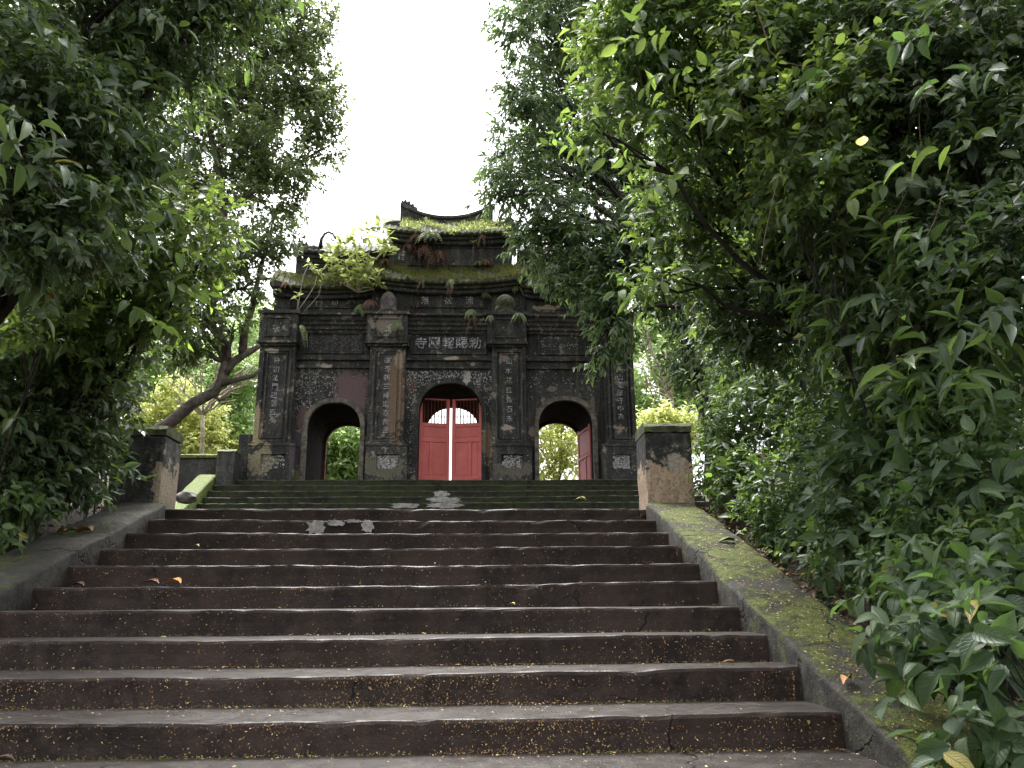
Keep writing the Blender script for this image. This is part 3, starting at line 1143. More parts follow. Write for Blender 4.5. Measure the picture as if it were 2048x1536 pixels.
TEXT = ['帝初法門經習百久', '華源報三揚崇百象云', '山水花監合石禾', '慈天山雲法守中吉']
TPY = [(724, 843), (722, 862), (722, 838), (722, 832)]
for i, p in enumerate(PIL):
    (x0, x1), (s0, s1), (b0, b1) = p['plinth'], p['shaft'], p['block']
    mb = MB().box(s0, s1, YP, YBK if False else YG+.1, ZPT-.01, ZSB+.01)
    mb.box(s0-.035, s1+.035, YP-.04, YG+.1, ZPT-.004, ZPT+.05)          # foot roll
    sh = mb.build('pilaster', M['gate'], gate, bevel=.012)
    # plinth with a recessed mosaic panel
    mb = MB()
    px0, px1, pz0, pz1 = x0+(x1-x0)*.27, x1-(x1-x0)*.2, ZF+(ZPT-ZF)*.34, ZF+(ZPT-ZF)*.72
    mb.box(x0, x1, YPL+.05, YG+.1, ZF-.02, ZPT-.05)
    mb.box(x0, px0, YPL, YPL+.05, ZF+.03, ZPT-.05)
    mb.box(px1, x1, YPL, YPL+.05, ZF+.03, ZPT-.05)
    mb.box(px0, px1, YPL, YPL+.05, pz1, ZPT-.05)
    mb.box(px0, px1, YPL, YPL+.05, ZF+.03, pz0)
    mb.box(x0-.03, x1+.03, YPL-.035, YG+.1, ZF-.03, ZF+.03)
    mb.box(x0-.012, x1+.012, YPL-.02, YG+.1, ZPT-.05, ZPT-.006)
    link('plinth', mb.mesh('plinth'), sh, M['gate'])
    shards('mosaic', (90, 230, 130, 260)[i], lambda rs, q=(px0, px1, pz0, pz1): (rs.uniform(q[0]+.02, q[1]-.02), rs.uniform(q[2]+.02, q[3]-.02)), sh, YPL+.05, .035, 40+i)
    # long framed panel with a couplet
    fw = s1-s0
    fx0, fx1, fz0, fz1 = s0+fw*.22, s1-fw*.22, Z(878, YP), Z(706, YP)
    mb = MB()
    frame(mb, fx0, fx1, fz0, fz1, .035, YP-.03, YP+.002)
    frame(mb, fx0-.10, fx1+.10, fz0-.07, fz1+.06, .05, YP-.045, YP+.002)
    link('panel_frame', mb.mesh('panel_frame', bevel=.006), sh, M['gate'])
    tz0, tz1 = Z(TPY[i][0], YP), Z(TPY[i][1], YP)
    for j, ch in enumerate(TEXT[i]):
        cz = tz0+(tz1-tz0)*j/(len(TEXT[i])-1)
        char(ch, (s0+s1)/2+random.uniform(-.01, .01), cz, .15, YP-.006, sh)
    # square capital block
    mb = MB()
    mb.box(b0, b1, YP-.10, YG+.1, ZSB+.10, ZBT-.07)
    mb.box(b0-.03, b1+.03, YP-.14, YG+.1, ZSB+.05, ZSB+.10)
    mb.box(b0+.02, b1-.02, YP-.07, YG+.1, ZSB+.005, ZSB+.05)
    mb.box(b0-.04, b1+.04, YP-.15, YG+.1, ZBT-.07, ZBT)
    bw = b1-b0
    frame(mb, b0+bw*.17, b1-bw*.17, ZSB+.20, ZBT-.15, .03, YP-.13, YP-.098)
    blk = link('capital_block', mb.mesh('capital_block', bevel=.008), sh, M['gate'])
    if i in (0, 1):
        shards('mosaic', 26, lambda rs, q=((b0+b1)/2, (ZSB+ZBT)/2): (q[0]+rs.normal(0, .07), q[1]+rs.normal(0, .06)), sh, YP-.10, .03, 60+i)

# string courses and cornices between the pilasters
for bi in range(3):
    x0, x1 = PIL[bi]['shaft'][1], PIL[bi+1]['shaft'][0]
    n = max(6, int((x1-x0)/.12))
    xs = np.linspace(x0-.02, x1+.02, n)
    zb = Z(738)
    prof = [(YG+.02, zb), (YG-.06, zb), (YG-.06, zb+.035), (YG-.03, zb+.05), (YG-.03, zb+.16), (YG-.10, zb+.18), (YG-.10, zb+.235), (YG-.04, zb+.25), (YG-.04, zb+.31), (YG+.02, zb+.33)]
    MB().sweep(xs, prof, jit=.004).build('string_course', M['gate'], gate)
    z1 = Z(668)
    prof = [(YG+.02, z1), (YG-.05, z1), (YG-.05, z1+.05), (YG-.09, z1+.07), (YG-.09, z1+.14), (YG-.13, z1+.17), (YG-.13, z1+.23), (YG-.17, z1+.27), (YG-.17, z1+.34), (YG-.24, z1+.37), (YG-.24, ZBT-.01), (YG+.3, ZBT-.01), (YG+.3, z1)]
    MB().sweep(xs, prof, jit=.004).build('cornice', M['gate'], gate)
    # sign panel
    xa, xb = ((612, 726), (822, 972), (1076, 1192))[bi]
    xa, xb = X(xa, 690), X(xb, 690)
    za, zb2 = Z(706), Z(669)
    mb = MB()
    frame(mb, xa, xb, za-.04, zb2+.03, .04, YG-.04, YG+.003)
    pn = link('sign_panel', mb.mesh('sign_panel', bevel=.006), gate, M['gate'])
    if bi == 1:
        for ch, px in zip('寺國報賜勅', (842, 869, 897, 923, 950)):
            char(ch, X(px, 686), Z(686, px=px), .29, YG-.004, pn, .016, .006)
    elif bi == 0:
        shards('mosaic', 420, pxreg(618, 722, 673, 702, YG, dens=lambda x, y: .35+.65*(math.sin(x*.5)*math.sin(y*.7) > -.2)), pn, YG, .02, 81)
        M['shard_dull'] = simple('dull ceramic', (.08, .07, .07), (.20, .18, .175), 30, .6, .2)
        pn.children[0].data.materials.clear()
        pn.children[0].data.materials.append(M['shard_dull'])
    else:
        shards('mosaic', 70, pxreg(1084, 1155, 672, 700, YG, dens=lambda x, y: 1 if abs(y-691) < 3 or (y < 678 and x < 1118) else .08), pn, YG, .022, 82)

shards('arch_mosaic', 230, pxreg(590, 735, 743, 822, YG, ARCH, lambda x, y: (0 if x > 672 + (y-743)*.05 else 1)*(1 if x < 625 or y < 765 else .5)), gate, YG, .026, 91)
shards('arch_mosaic', 520, pxreg(812, 985, 742, 830, YG, ARCH, lambda x, y: 1 if y < 770 else .35), gate, YG, .026, 92)
shards('arch_mosaic', 130, pxreg(1055, 1200, 740, 800, YG, ARCH, lambda x, y: (1 if x < 1085 or x > 1160 else .25)*(1 if y < 775 else .3)), gate, YG, .026, 93)
shards('arch_mosaic', 60, pxreg(815, 835, 830, 950, YG, ARCH), gate, YG, .02, 94)

# solid cores above the arches behind the pilaster fronts (carry the upper storeys)
MB().box(GX0, GX1, YG+.25, YBK-.02, ZBT-.06, ZBT-.005).build('ledge_slab', M['gate2'], gate)


# ---- upper storeys
def storey(xa, xb, yf, z0, z1, zoff=None, name='upper_wall'):
    n = max(6, int((xb-xa)/.15))
    xs = np.linspace(xa, xb, n)
    mb = MB()
    if zoff is None:
        mb.sweep(xs, [(yf, z0), (yf, z1), (YBK-.25, z1), (YBK-.25, z0)], jit=.004)
    else:
        vs, fs = [], []
        for x in xs:
            for (y, z) in ((yf, z0), (yf, z1+zoff(x)), (YBK-.25, z1+zoff(x)), (YBK-.25, z0)):
                vs.append((x, y+random.uniform(-.004, .004), z))
        for i in range(n-1):
            for k in range(4):
                fs.append((i*4+k, i*4+4+k, i*4+4+(k+1) % 4, i*4+(k+1) % 4))
        fs += [(0, 1, 2, 3), tuple((n-1)*4+k for k in range(4))[::-1]]
        mb.add(vs, fs)
    return link(name, mb.mesh(name), gate, M['gate2'])


tile_cache = {}


def roof(xa, xb, ye, ze, yt, ztop, rise, ntile, moss, tiles=True, skip=()):
    """slope from the eave (ye, ze) up to (yt, ztop); eave line rises to both ends; rolls of tiles"""
    c, hw = (xa+xb)/2, (xb-xa)/2

    def zo(x):
        return rise*abs((x-c)/hw)**2.2
    xs = np.linspace(xa, xb, 34)
    mb = MB()
    yb2 = 2*YG+1.9-yt
    mb.sweep(xs, [(ye, ze-.07), (ye, ze-.015), (yt, ztop), (max(yb2, yt+.3), ztop), (YBK+.1, ze-.015), (YBK+.1, ze-.07)], zo, jit=.008)
    r = link('roof', mb.mesh('roof'), gate, moss)
    # mouldings under the eave
    mb = MB()
    mb.sweep(xs*.0+np.linspace(xa+.06, xb-.06, 34), [(ye+.08, ze-.072), (ye+.08, ze-.15), (ye+.14, ze-.17), (ye+.14, ze-.25), (ye+.20, ze-.27), (YBK, ze-.27), (YBK, ze-.072)], zo, jit=.004)
    link('eave_moulding', mb.mesh('eave_moulding'), gate, M['gate2'])
    if tiles:
        L = math.hypot(yt-ye, ztop-ze)
        key = (round(L, 3), round(yt-ye, 3))
        if key not in tile_cache:
            m2 = MB()
            seg = 6
            rr = .048
            dy, dz = (yt-ye), (ztop-ze)
            vs, fs = [], []
            for s in (-.06, .5, .97):
                for k in range(seg+1):
                    a = math.pi*k/seg
                    vs.append((rr*math.cos(a), dy*s, dz*s+rr*math.sin(a)-.01))
            for i in range(2):
                for k in range(seg):
                    fs.append((i*(seg+1)+k, (i+1)*(seg+1)+k, (i+1)*(seg+1)+k+1, i*(seg+1)+k+1))
            fs.append(tuple(range(seg+1)))
            m2.add(vs, fs)
            tile_cache[key] = m2.mesh('roof_tile')
            tile_cache[key].materials.append(M['tile'])
        for i in range(ntile):
            x = xa+(xb-xa)*(i+.5)/ntile
            o = link('roof_tile', tile_cache[key], r, None, loc=(x, ye, ze+zo(x)-.015))
            o.rotation_euler = (random.uniform(-.02, .02), 0, random.uniform(-.04, .04))
    return zo


MX = lambda x: 2*XC-x
Y2, Y3 = YG+.22, YG+.50
# middle storey, centre
cx0, cx1 = X(742, 600, Y2), X(1050, 600, Y2)
ze2 = Z(562, YG-.05)
zt2 = Z(538, YG+.52)
storey(cx0, cx1, Y2, ZBT-.01, ze2-.1)
R2 = roof(cx0-.06, cx1+.06, YG-.05, ze2, YG+.52, zt2, .17, 26, M['roofmoss'])
MB().sweep(np.linspace(cx0-.02, cx1+.02, 26), [(Y2+.05, ZBT-.008), (YG-.12, ZBT-.008), (YG-.10, ZBT+.05), (Y2-.04, ZBT+.09), (Y2+.05, ZBT+.10)], jit=.006).build('ledge', M['gate2'], gate)
mb = MB()
frame(mb, X(822, 600, Y2), X(975, 600, Y2), Z(616, Y2), Z(584, Y2), .035, Y2-.03, Y2+.003)
tp = link('text_panel', mb.mesh('text_panel', bevel=.005), gate, M['gate2'])
for ch, px in zip('落彼流', (850, 897, 939)):
    char(ch, X(px, 601, Y2), Z(601, Y2, px), .21, Y2-.004, tp)
# middle storey, sides
lx0, lx1 = X(549, 600, Y2+.1), cx0+.02
ze2s = Z(571, YG+.03, 640)
zt2s = Z(549, YG+.52, 640)
for mir in (0, 1):
    xa, xb = (lx0, lx1) if not mir else (min(MX(lx1)+.12, cx1-.03), MX(lx0))
    storey(xa, xb, Y2+.08, ZBT-.01, ze2s-.1)
    roof(xa-.08, xb+.08, YG+.05, ze2s, YG+.52, zt2s, .10, 15, M['roofmoss'])
    # upper side tier
    wa, wb = X(592, 525, Y3), X(768, 525, Y3)
    if mir:
        wa, wb = MX(wb), MX(wa)
    ze3s = Z(503, YG+.35, 690)
    zt3s = Z(492, YG+.7, 690)
    storey(wa, wb, Y3, zt2s-.3, ze3s-.08)
    roof(wa-.06, wb+.06, YG+.33, ze3s, YG+.72, zt3s, .07, 14, M['tile'])
    mb = MB()
    frame(mb, xa+.35, xb-.2, Z(616, Y2), Z(590, Y2), .03, Y2+.05, Y2+.083)
    sp2 = link('text_panel', mb.mesh('text_panel', bevel=.004), gate, M['gate2'])
    if not mir:
        for ch, px in zip('門司', (637, 668)):
            char(ch, X(px, 604, Y2), Z(604, Y2, px), .17, Y2+.076, sp2)
# top storey
tx0, tx1 = X(779, 505, Y3), X(1024, 505, Y3)
ze3 = Z(464, YG+.25)
zt3 = Z(446, YG+.75)
storey(tx0, tx1, Y3, zt2-.35, ze3-.08)
roof(tx0-.07, tx1+.07, YG+.25, ze3, YG+.75, zt3, .10, 22, M['roofmoss'])
mb = MB()
frame(mb, X(800, 505, Y3), X(1005, 505, Y3), Z(532, Y3), Z(494, Y3), .03, Y3-.025, Y3+.003)
tp3 = link('text_panel', mb.mesh('text_panel', bevel=.004), gate, M['gate2'])
shards('mosaic', 26, pxreg(795, 812, 503, 521, Y3), tp3, Y3, .035, 71)
shards('mosaic', 24, pxreg(1000, 1018, 500, 518, Y3), tp3, Y3, .035, 72)
shards('mosaic', 14, pxreg(868, 884, 505, 524, Y3), tp3, Y3, .03, 73)
# curved ridge
rx0, rx1 = X(801, 425, YG+.85), X(986, 425, YG+.85)
zr0, zrc, zre = Z(450, YG+.85), Z(434, YG+.85), Z(408, YG+.85)
rc_, rh_ = (rx0+rx1)/2, (rx1-rx0)/2


def ridge_top(x):
    return (zre-zrc)*abs((x-rc_)/rh_)**2.1


vs, fs = [], []
xs = np.linspace(rx0, rx1, 30)
for x in xs:
    zt_ = zrc+ridge_top(x)
    lo = zr0
    for (y, z) in ((YG+.78, lo), (YG+.78, zt_-.10), (YG+.74, zt_-.09), (YG+.74, zt_-.02), (YG+.78, zt_), (YG+.98, zt_), (YG+1.02, zt_-.02), (YG+1.02, zt_-.09), (YG+.98, zt_-.10), (YG+.98, lo)):
        vs.append((x, y, z+random.uniform(-.004, .004)))
for i in range(29):
    for k in range(10):
        fs.append((i*10+k, i*10+10+k, i*10+10+(k+1) % 10, i*10+(k+1) % 10))
fs += [tuple(range(10)), tuple(290+k for k in range(10))[::-1]]
mb = MB()
mb.add(vs, fs)
rd = link('ridge', mb.mesh('ridge'), gate, M['gate2'])


def scroll(name, pts, y, th, mat, parent):
    """carved silhouette with thickness; pts in photograph pixels at depth y"""
    n = len(pts)
    q = [P(a, b, y) for a, b in pts]
    vs = [(p[0], y-th/2, p[2]) for p in q]+[(p[0], y+th/2, p[2]) for p in q]
    fs = [tuple(range(n)), tuple(range(2*n-1, n-1, -1))]+[(i, (i+1) % n, n+(i+1) % n, n+i) for i in range(n)]
    m = MB()
    m.add(vs, fs)
    return link(name, m.mesh(name), parent, mat)


scroll('ridge_ornament', [(806, 412), (802, 400), (808, 405), (811, 400), (815, 406), (820, 403), (822, 411), (828, 409), (829, 415), (835, 417), (836, 423), (822, 419)], YG+.88, .12, M['gate2'], gate)
scroll('ridge_ornament', [(990, 450), (1000, 447), (1010, 444), (1014, 437), (1018, 431), (1024, 430), (1022, 436), (1027, 441), (1026, 452), (1010, 456), (992, 458)], YG+.5, .12, M['gate2'], gate)
scroll('ridge_ornament', [(770, 446), (785, 445), (801, 444), (801, 456), (772, 459), (766, 452)], YG+.5, .14, M['gate2'], gate)
scroll('ridge_ornament', [(590, 502), (592, 488), (597, 494), (599, 476), (603, 484), (606, 481), (609, 490), (615, 485), (618, 495), (628, 494), (640, 497), (640, 504)], YG+.45, .14, M['gate2'], gate)
MB().tube([P(641, 494, YG+.5), P(643, 478, YG+.5), P(649, 468, YG+.5), P(657, 464, YG+.5), P(666, 468, YG+.5), P(671, 477, YG+.5), P(667, 482, YG+.5), P(662, 478, YG+.5)], [.06, .04, .032, .03, .03, .03, .026, .018], 7).build('ridge_ornament', M['gate2'], gate, smooth=True)
scroll('ridge_ornament', [(545, 572), (536, 566), (530, 553)][:0] + [(546, 574), (541, 566), (549, 561), (556, 563), (565, 566), (565, 575)], YG+.03, .14, M['gate2'], gate)
scroll('ridge_ornament', [(528, 628), (527, 619), (532, 615), (537, 620), (546, 621), (550, 628)], YG-.1, .14, M['gate2'], gate)
# lotus-bud finials above the inner capitals
M['finial_l'] = simple('pinkish finial plaster', (.035, .03, .029), (.12, .095, .09), 9, .8, .5)
M['finial_r'] = simple('mossy finial', (.03, .03, .022), (.09, .09, .045), 8, .85, .8)
fp = P(775, 626, YP+.05)
MB().lathe((fp[0], fp[1]+.1, ZBT), [(.22, 0), (.22, .12), (.19, .14), (.2, .3), (.17, .42), (.11, .52), (.04, .57)], 12).build('finial', M['finial_l'], gate, smooth=True)
fp = P(1011, 622, YP+.05)
MB().lathe((fp[0], fp[1]+.1, ZBT), [(.24, 0), (.25, .08), (.16, .12), (.2, .2), (.24, .3), (.2, .42), (.1, .5), (.03, .53)], 12).build('finial', M['finial_r'], gate, smooth=True)


# ---- doors
def door_leaf(hx, hy, w, h, ang, sgn, label=None, top_open=True):
    """hinge at (hx, hy); leaf runs sgn*x; parts in leaf coordinates"""
    th = .06
    zs = h
    zp = .705*h if top_open else h-.06
    st = .075*w+.03

    def B(mb, u0, u1, z0, z1, y0=0, y1=th):
        a, b = sorted((sgn*u0, sgn*u1))
        return mb.box(a, b, y0, y1, z0, z1)
    mb = MB()
    B(mb, 0, st*.8, 0, h)
    B(mb, w-st, w, 0, h)
    zl = [(0, .012*h), (.075*h, .118*h), (.37*h if False else .50*h, .545*h), (zp-.03*h, zp+.012*h)]
    for z0, z1 in zl:
        B(mb, st*.8, w-st, z0, z1, .001, th-.001)
    um = w*.38
    B(mb, um-.03, um+.03, zl[1][1], zl[2][0], .001, th-.001)
    if top_open:
        B(mb, st*.8, w-st, h-.03, h, .001, th-.001)
    me = mb.mesh('door_leaf', bevel=.006)
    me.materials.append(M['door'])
    o = link('door_leaf', me, gate, None, loc=(hx, hy, ZF+.012))
    o.rotation_euler.z = ang*sgn
    if label:
        o['label'] = label

    def panel(u0, u1, z0, z1):
        m2 = MB()
        B(m2, u0, u1, z0, z1, .022, th-.022)
        B(m2, u0+.03, u1-.03, z0+.03, z1-.03, .012, .021)
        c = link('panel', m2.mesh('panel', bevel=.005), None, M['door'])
        c.parent = o
    panel(st*.8, w-st, zl[0][1], zl[1][0])
    panel(st*.8, um-.03, zl[1][1], zl[2][0])
    panel(um+.03, w-st, zl[1][1], zl[2][0])
    panel(st*.8, w-st, zl[2][1], zl[3][0])
    if top_open:
        nb = 7
        for i in range(nb):
            u = st*.8+(w-st*1.8)*(i+.6)/nb
            m2 = MB()
            m2.lathe((sgn*u, th/2, zl[3][1]), [(.014, 0), (.014, .12), (.019, .16), (.014, .2), (.014, h-.03-zl[3][1])], 8)
            c = link('bar', m2.mesh('bar', smooth=True), None, M['door_shaded'])
            c.parent = o
    return o


ac = ARCH[1]['x']
dw_ = (ac[1]-ac[0])/2
HD = Z(795, YG+.3)-ZF
DA = math.radians(11)
LW = (dw_-.022)/math.cos(DA)-.006
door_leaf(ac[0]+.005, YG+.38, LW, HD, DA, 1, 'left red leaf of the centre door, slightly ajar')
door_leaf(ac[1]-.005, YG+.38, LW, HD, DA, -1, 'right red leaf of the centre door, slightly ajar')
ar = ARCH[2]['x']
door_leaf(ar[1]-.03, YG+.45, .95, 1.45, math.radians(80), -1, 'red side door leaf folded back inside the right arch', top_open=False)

# ================================================================== VEGETATION
def tube_obj(name, paths, mat, parent, seg=7):
    mb = MB()
    for pts, rad in paths:
        mb.tube(pts, rad, seg)
    return mb.build(name, mat, parent, smooth=True)


def taper(n, a, b):
    return [a+(b-a)*i/(n-1) for i in range(n)]


def split_big(L, nmax, minpx, plant, mat, protos=('L', 'L2', 'L3')):
    """the leaves that show largest become parts of their own; returns the rest"""
    px, py, dz = to_px(L['pos']+L['ax']*L['ln'][:, None]*.5)
    size = L['ln']*FPX/np.maximum(dz, .1)
    ok = (px > 0) & (px < 2048) & (py > 0) & (py < 1536) & (size > minpx) & (dz > .3)
    depth_rank = np.where(ok, size/np.maximum(dz, .1), -1)
    idx = np.argsort(-depth_rank)[:nmax]
    idx = idx[depth_rank[idx] > 0]
    P_ = {'L': PROTO_L, 'L2': PROTO_L2, 'L3': PROTO_L3, 'M': PROTO_M}
    x, y, z = leaf_frames(L['ax'][idx], L['nr'][idx])
    base = plant.location
    for j, i in enumerate(idx):
        pid = protos[j % len(protos)]
        o = bpy.data.objects.new('leaf', leaf_mesh(pid, P_[pid], mat))
        COL.objects.link(o)
        o.parent = plant
        l, w = L['ln'][i], L['wd'][i]
        q = L['pos'][i]
        o.matrix_local = Matrix(((x[j][0]*w, y[j][0]*l, z[j][0]*l, q[0]-base.x), (x[j][1]*w, y[j][1]*l, z[j][1]*l, q[1]-base.y),
                                 (x[j][2]*w, y[j][2]*l, z[j][2]*l, q[2]-base.z), (0, 0, 0, 1)))
    keep = np.ones(len(L['pos']), bool)
    keep[idx] = False
    return sel(L, keep)


def plant(name, label, cat_, blobs, base, leafmat, ln, wratio, per_r2, m=7, proto=PROTO_S, trunk_r=.08, bark='bark_dark', sub=9, subr=.42, up=.8, droop=.35,
          big=0, minpx=26, bigmat=None, limbs=True, group=None, fork=None, squash=.85, crown='crown', trunkpath=None, tl=None, small=None):
    """a tree or shrub: base, trunk, limbs to each lobe, crown of leaves on twigs.  per_r2: twigs per square metre of lobe disc"""
    base = np.asarray(base, float)
    t = thing(name, label, cat_, tuple(base), group)
    cs = [c for c, r in blobs]
    mean = np.mean(cs, 0)
    if trunkpath is None:
        fk = np.asarray(fork, float) if fork is not None else base*.45+mean*.55+np.array([0, 0, -.2])
        tp_ = limb(base-np.array([0, 0, .15]), fk, 0, 6, .05)
        tube_obj('trunk', [(tp_, taper(len(tp_), trunk_r, trunk_r*.55))], M[bark], t, 8)
    else:
        fk = trunkpath[-1]
    if limbs:
        paths = []
        for c, r in blobs:
            st = fk if trunkpath is None else min(trunkpath, key=lambda q: np.linalg.norm(np.asarray(q)-c))
            pts = limb(st, c, .06, 6, .09)
            paths.append((pts, taper(len(pts), trunk_r*.42, trunk_r*.10)))
            for _ in range(3):
                e = c+unit(rng.normal(0, 1, 3))*r*.8
                p2 = limb(pts[4], e, .05, 4, .1)
                paths.append((p2, taper(len(p2), trunk_r*.14, trunk_r*.04)))
        mb = MB()
        for pts, rad in paths:
            mb.tube(pts, rad, 5)
        mb.build('branches', M[bark], t, smooth=True)
    Ls = []
    for c, r in blobs:
        nt = max(6, int(per_r2*r*r*math.pi))
        Ls.append(blob_leaves(c, r, nt, m, ln, wratio, sub=sub, subr=subr, up=up, droop=droop, squash=squash, tl=tl, tilt=(-.55*np.sign(c[0]-XC)*(c[1] < 11), -.35, 0)))
    if small:                                  # a filling of much smaller leaves between the large ones
        ls_, dens_, wr_, mat_ = small
        Ss = [blob_leaves(c, r, max(6, int(dens_*r*r*math.pi)), 9, ls_, wr_, sub=sub+5, subr=.38, up=.7, droop=.3, squash=squash, tilt=(-.4*np.sign(c[0]-XC)*(c[1] < 11), -.35, 0)) for c, r in blobs]
        join_leaves('small_foliage', cat(Ss), PROTO_S, M[mat_], t)
    L = cat(Ls)
    if big:
        L = split_big(L, big, minpx, t, bigmat or leafmat)
    join_leaves(crown, L, proto, leafmat, t)
    return t, L


def gbase(px, y, dx=0.0):
    """a foot on the ground below a photograph column at depth y"""
    x = float(P(px, 1000, y)[0])+dx
    x = min(x, XL-.8) if x < 0 else max(x, XR+.8)
    d = max(XL-.6-x, x-XR-.6, 0)
    return (x, y, side_h(y)+max(d-.4, 0)*.16)


# ---- trees beyond the gate -----------------------------------------------------------------
plant('yellow_green_tree', 'low bushy yellow green tree seen beyond the leaning trunk', 'tree',
      bblobs([(300, 830, 25, 60), (350, 815, 25, 55), (385, 850, 25, 55), (330, 890, 25, 75), (400, 905, 25, 60), (270, 870, 25, 60), (420, 880, 25.5, 40)]),
      (P(330, 1000, 25)[0], 25, ZF), M['leaf_yellow'], .17, .5, 110, trunk_r=.14, bark='bark')
plant('broadleaf_tree', 'mid green tree filling the gap left of the gate', 'tree',
      bblobs([(450, 850, 27, 75), (480, 760, 27, 65), (420, 790, 27, 60), (500, 900, 27, 65), (470, 700, 28, 60), (400, 730, 28, 55), (440, 930, 27, 70), (350, 760, 29, 70), (300, 770, 29, 60), (510, 640, 29, 40)]),
      (P(455, 1000, 27)[0], 27, ZF), M['leaf_lit'], .20, .42, 110, trunk_r=.18, bark='bark')
plant('dense_tree', 'dense dark green tree seen through the left arch', 'tree',
      bblobs([(660, 880, 25, 60), (700, 860, 25, 55), (680, 930, 25, 65), (640, 940, 25, 50), (730, 900, 25, 60), (690, 970, 25, 60)]),
      (P(690, 1020, 25)[0], 25, ZF), M['leaf_lit'], .19, .38, 120, trunk_r=.15, bark='bark')
plant('feathery_tree', 'light green tree with sky gaps seen through the right arch', 'tree',
      bblobs([(1100, 900, 26, 40), (1135, 920, 26, 38), (1090, 850, 26, 40), (1120, 860, 26.5, 38), (1150, 890, 26, 25), (1090, 930, 26, 35), (1130, 830, 26, 30), (1070, 880, 26, 35)]),
      (P(1120, 1020, 26)[0], 26, ZF), M['leaf_yellow'], .18, .40, 75, trunk_r=.13, bark='bark')
plant('background_tree', 'tall green tree standing beyond the right flank of the gate', 'tree',
      bblobs([(1300, 780, 27, 70), (1290, 690, 28, 55), (1350, 720, 27, 70), (1330, 640, 28, 60), (1400, 780, 27, 70), (1280, 860, 27, 60), (1450, 700, 28, 80), (1350, 860, 27, 60)]),
      (P(1340, 1000, 27)[0], 27, ZF), M['leaf_lit'], .20, .40, 100, trunk_r=.18, bark='bark')
plant('background_shrub', 'pale green rounded shrub above the peach post', 'shrub',
      bblobs([(1310, 850, 22, 35), (1340, 840, 22, 38), (1370, 850, 22, 35), (1330, 880, 22, 50), (1400, 860, 22, 35)]),
      (P(1340, 1000, 22)[0], 22, ZF), M['leaf_yellow'], .16, .42, 130, trunk_r=.1, bark='bark')


def bare_tree(label, base, tips, fork, r):
    t = thing('bare_branched_tree', label, 'tree', tuple(base))
    f = np.asarray(fork, float)
    tube_obj('trunk', [(limb(base, f, 0, 5, .04), taper(6, r, r*.7))], M['bark_pale'], t)
    paths = []
    for tip in tips:
        tip = np.asarray(tip, float)
        p = limb(f, tip, .08, 6, .1)
        paths.append((p, taper(7, r*.5, r*.18)))
        for _ in range(3):
            q = p[random.randint(3, 5)]
            e = q+(tip-f)*random.uniform(.2, .35)+rng.normal(0, .18, 3)+np.array([0, 0, .12])
            paths.append((limb(q, e, .1, 4, .08), taper(5, r*.28, r*.12)))
    mb = MB()
    for pts, rad in paths:
        mb.tube(pts, rad, 6)
    mb.build('branches', M['bark_pale'], t, smooth=True)


bare_tree('pale bare-branched tree behind the leaning trunk', (P(400, 1000, 23)[0], 23, ZF),
          [P(365, 740, 23), P(400, 715, 22.5), P(440, 735, 23), P(490, 770, 23), P(510, 730, 23), P(350, 800, 23), P(470, 800, 23), P(330, 755, 23), P(515, 760, 22.5)], P(405, 830, 23), .07)
bare_tree('pale bare-branched tree right of the gate', (P(1330, 1000, 23)[0], 23, ZF),
          [P(1275, 720, 23), P(1285, 760, 23), P(1300, 690, 23), P(1330, 700, 23), P(1280, 660, 23), P(1345, 735, 23), P(1282, 782, 22.6)], P(1345, 800, 23), .07)

# ---- left: small-leaved tree with the leaning trunk ---------------------------------------
D_ = 12.6
tr = [P(240, 905, D_), P(290, 875, D_), P(334, 850, D_), P(387, 806, D_), P(430, 783, D_), P(445, 755, D_), P(453, 724, D_)]
LT = bblobs([(560, 50, 13, 85), (590, 160, 13, 85), (640, 230, 12.8, 58), (560, 290, 13, 95), (600, 350, 12.8, 52), (530, 400, 13, 75), (545, 480, 12.6, 55), (480, 500, 12.5, 80), (510, 570, 12.4, 40),
             (430, 590, 12.5, 75), (395, 655, 12.3, 62), (340, 690, 12.3, 60), (430, 240, 13.6, 100), (460, 100, 13.6, 110), (390, 410, 13.6, 85), (620, 90, 13, 48), (470, 640, 12.2, 35), (300, 640, 12.6, 70), (540, -60, 13.2, 100), (380, 10, 13.8, 110), (660, 290, 12.8, 32), (450, 380, 13.8, 60), (330, 300, 13.8, 90), (500, 200, 13.4, 80), (490, 330, 13.4, 70), (370, 180, 13.9, 90), (420, 480, 13.4, 80), (350, 570, 13, 80), (500, 20, 13.6, 90), (640, 20, 13.2, 40), (620, 160, 13, 60)])
lt, _ = plant('leaning_tree', 'tall small-leaved tree leaning right over the dark corner post', 'tree', LT, P(240, 905, D_)-np.array([0, 0, .6]), M['leaf_far'], .085, .52, 185, m=9,
              trunk_r=.12, bark='bark', sub=12, subr=.36, trunkpath=[P(453, 724, D_), P(430, 600, 12.7), P(450, 420, 13.2), P(430, 300, 13.4), P(400, 200, 13.6), P(520, 120, 13.3)], limbs=True)
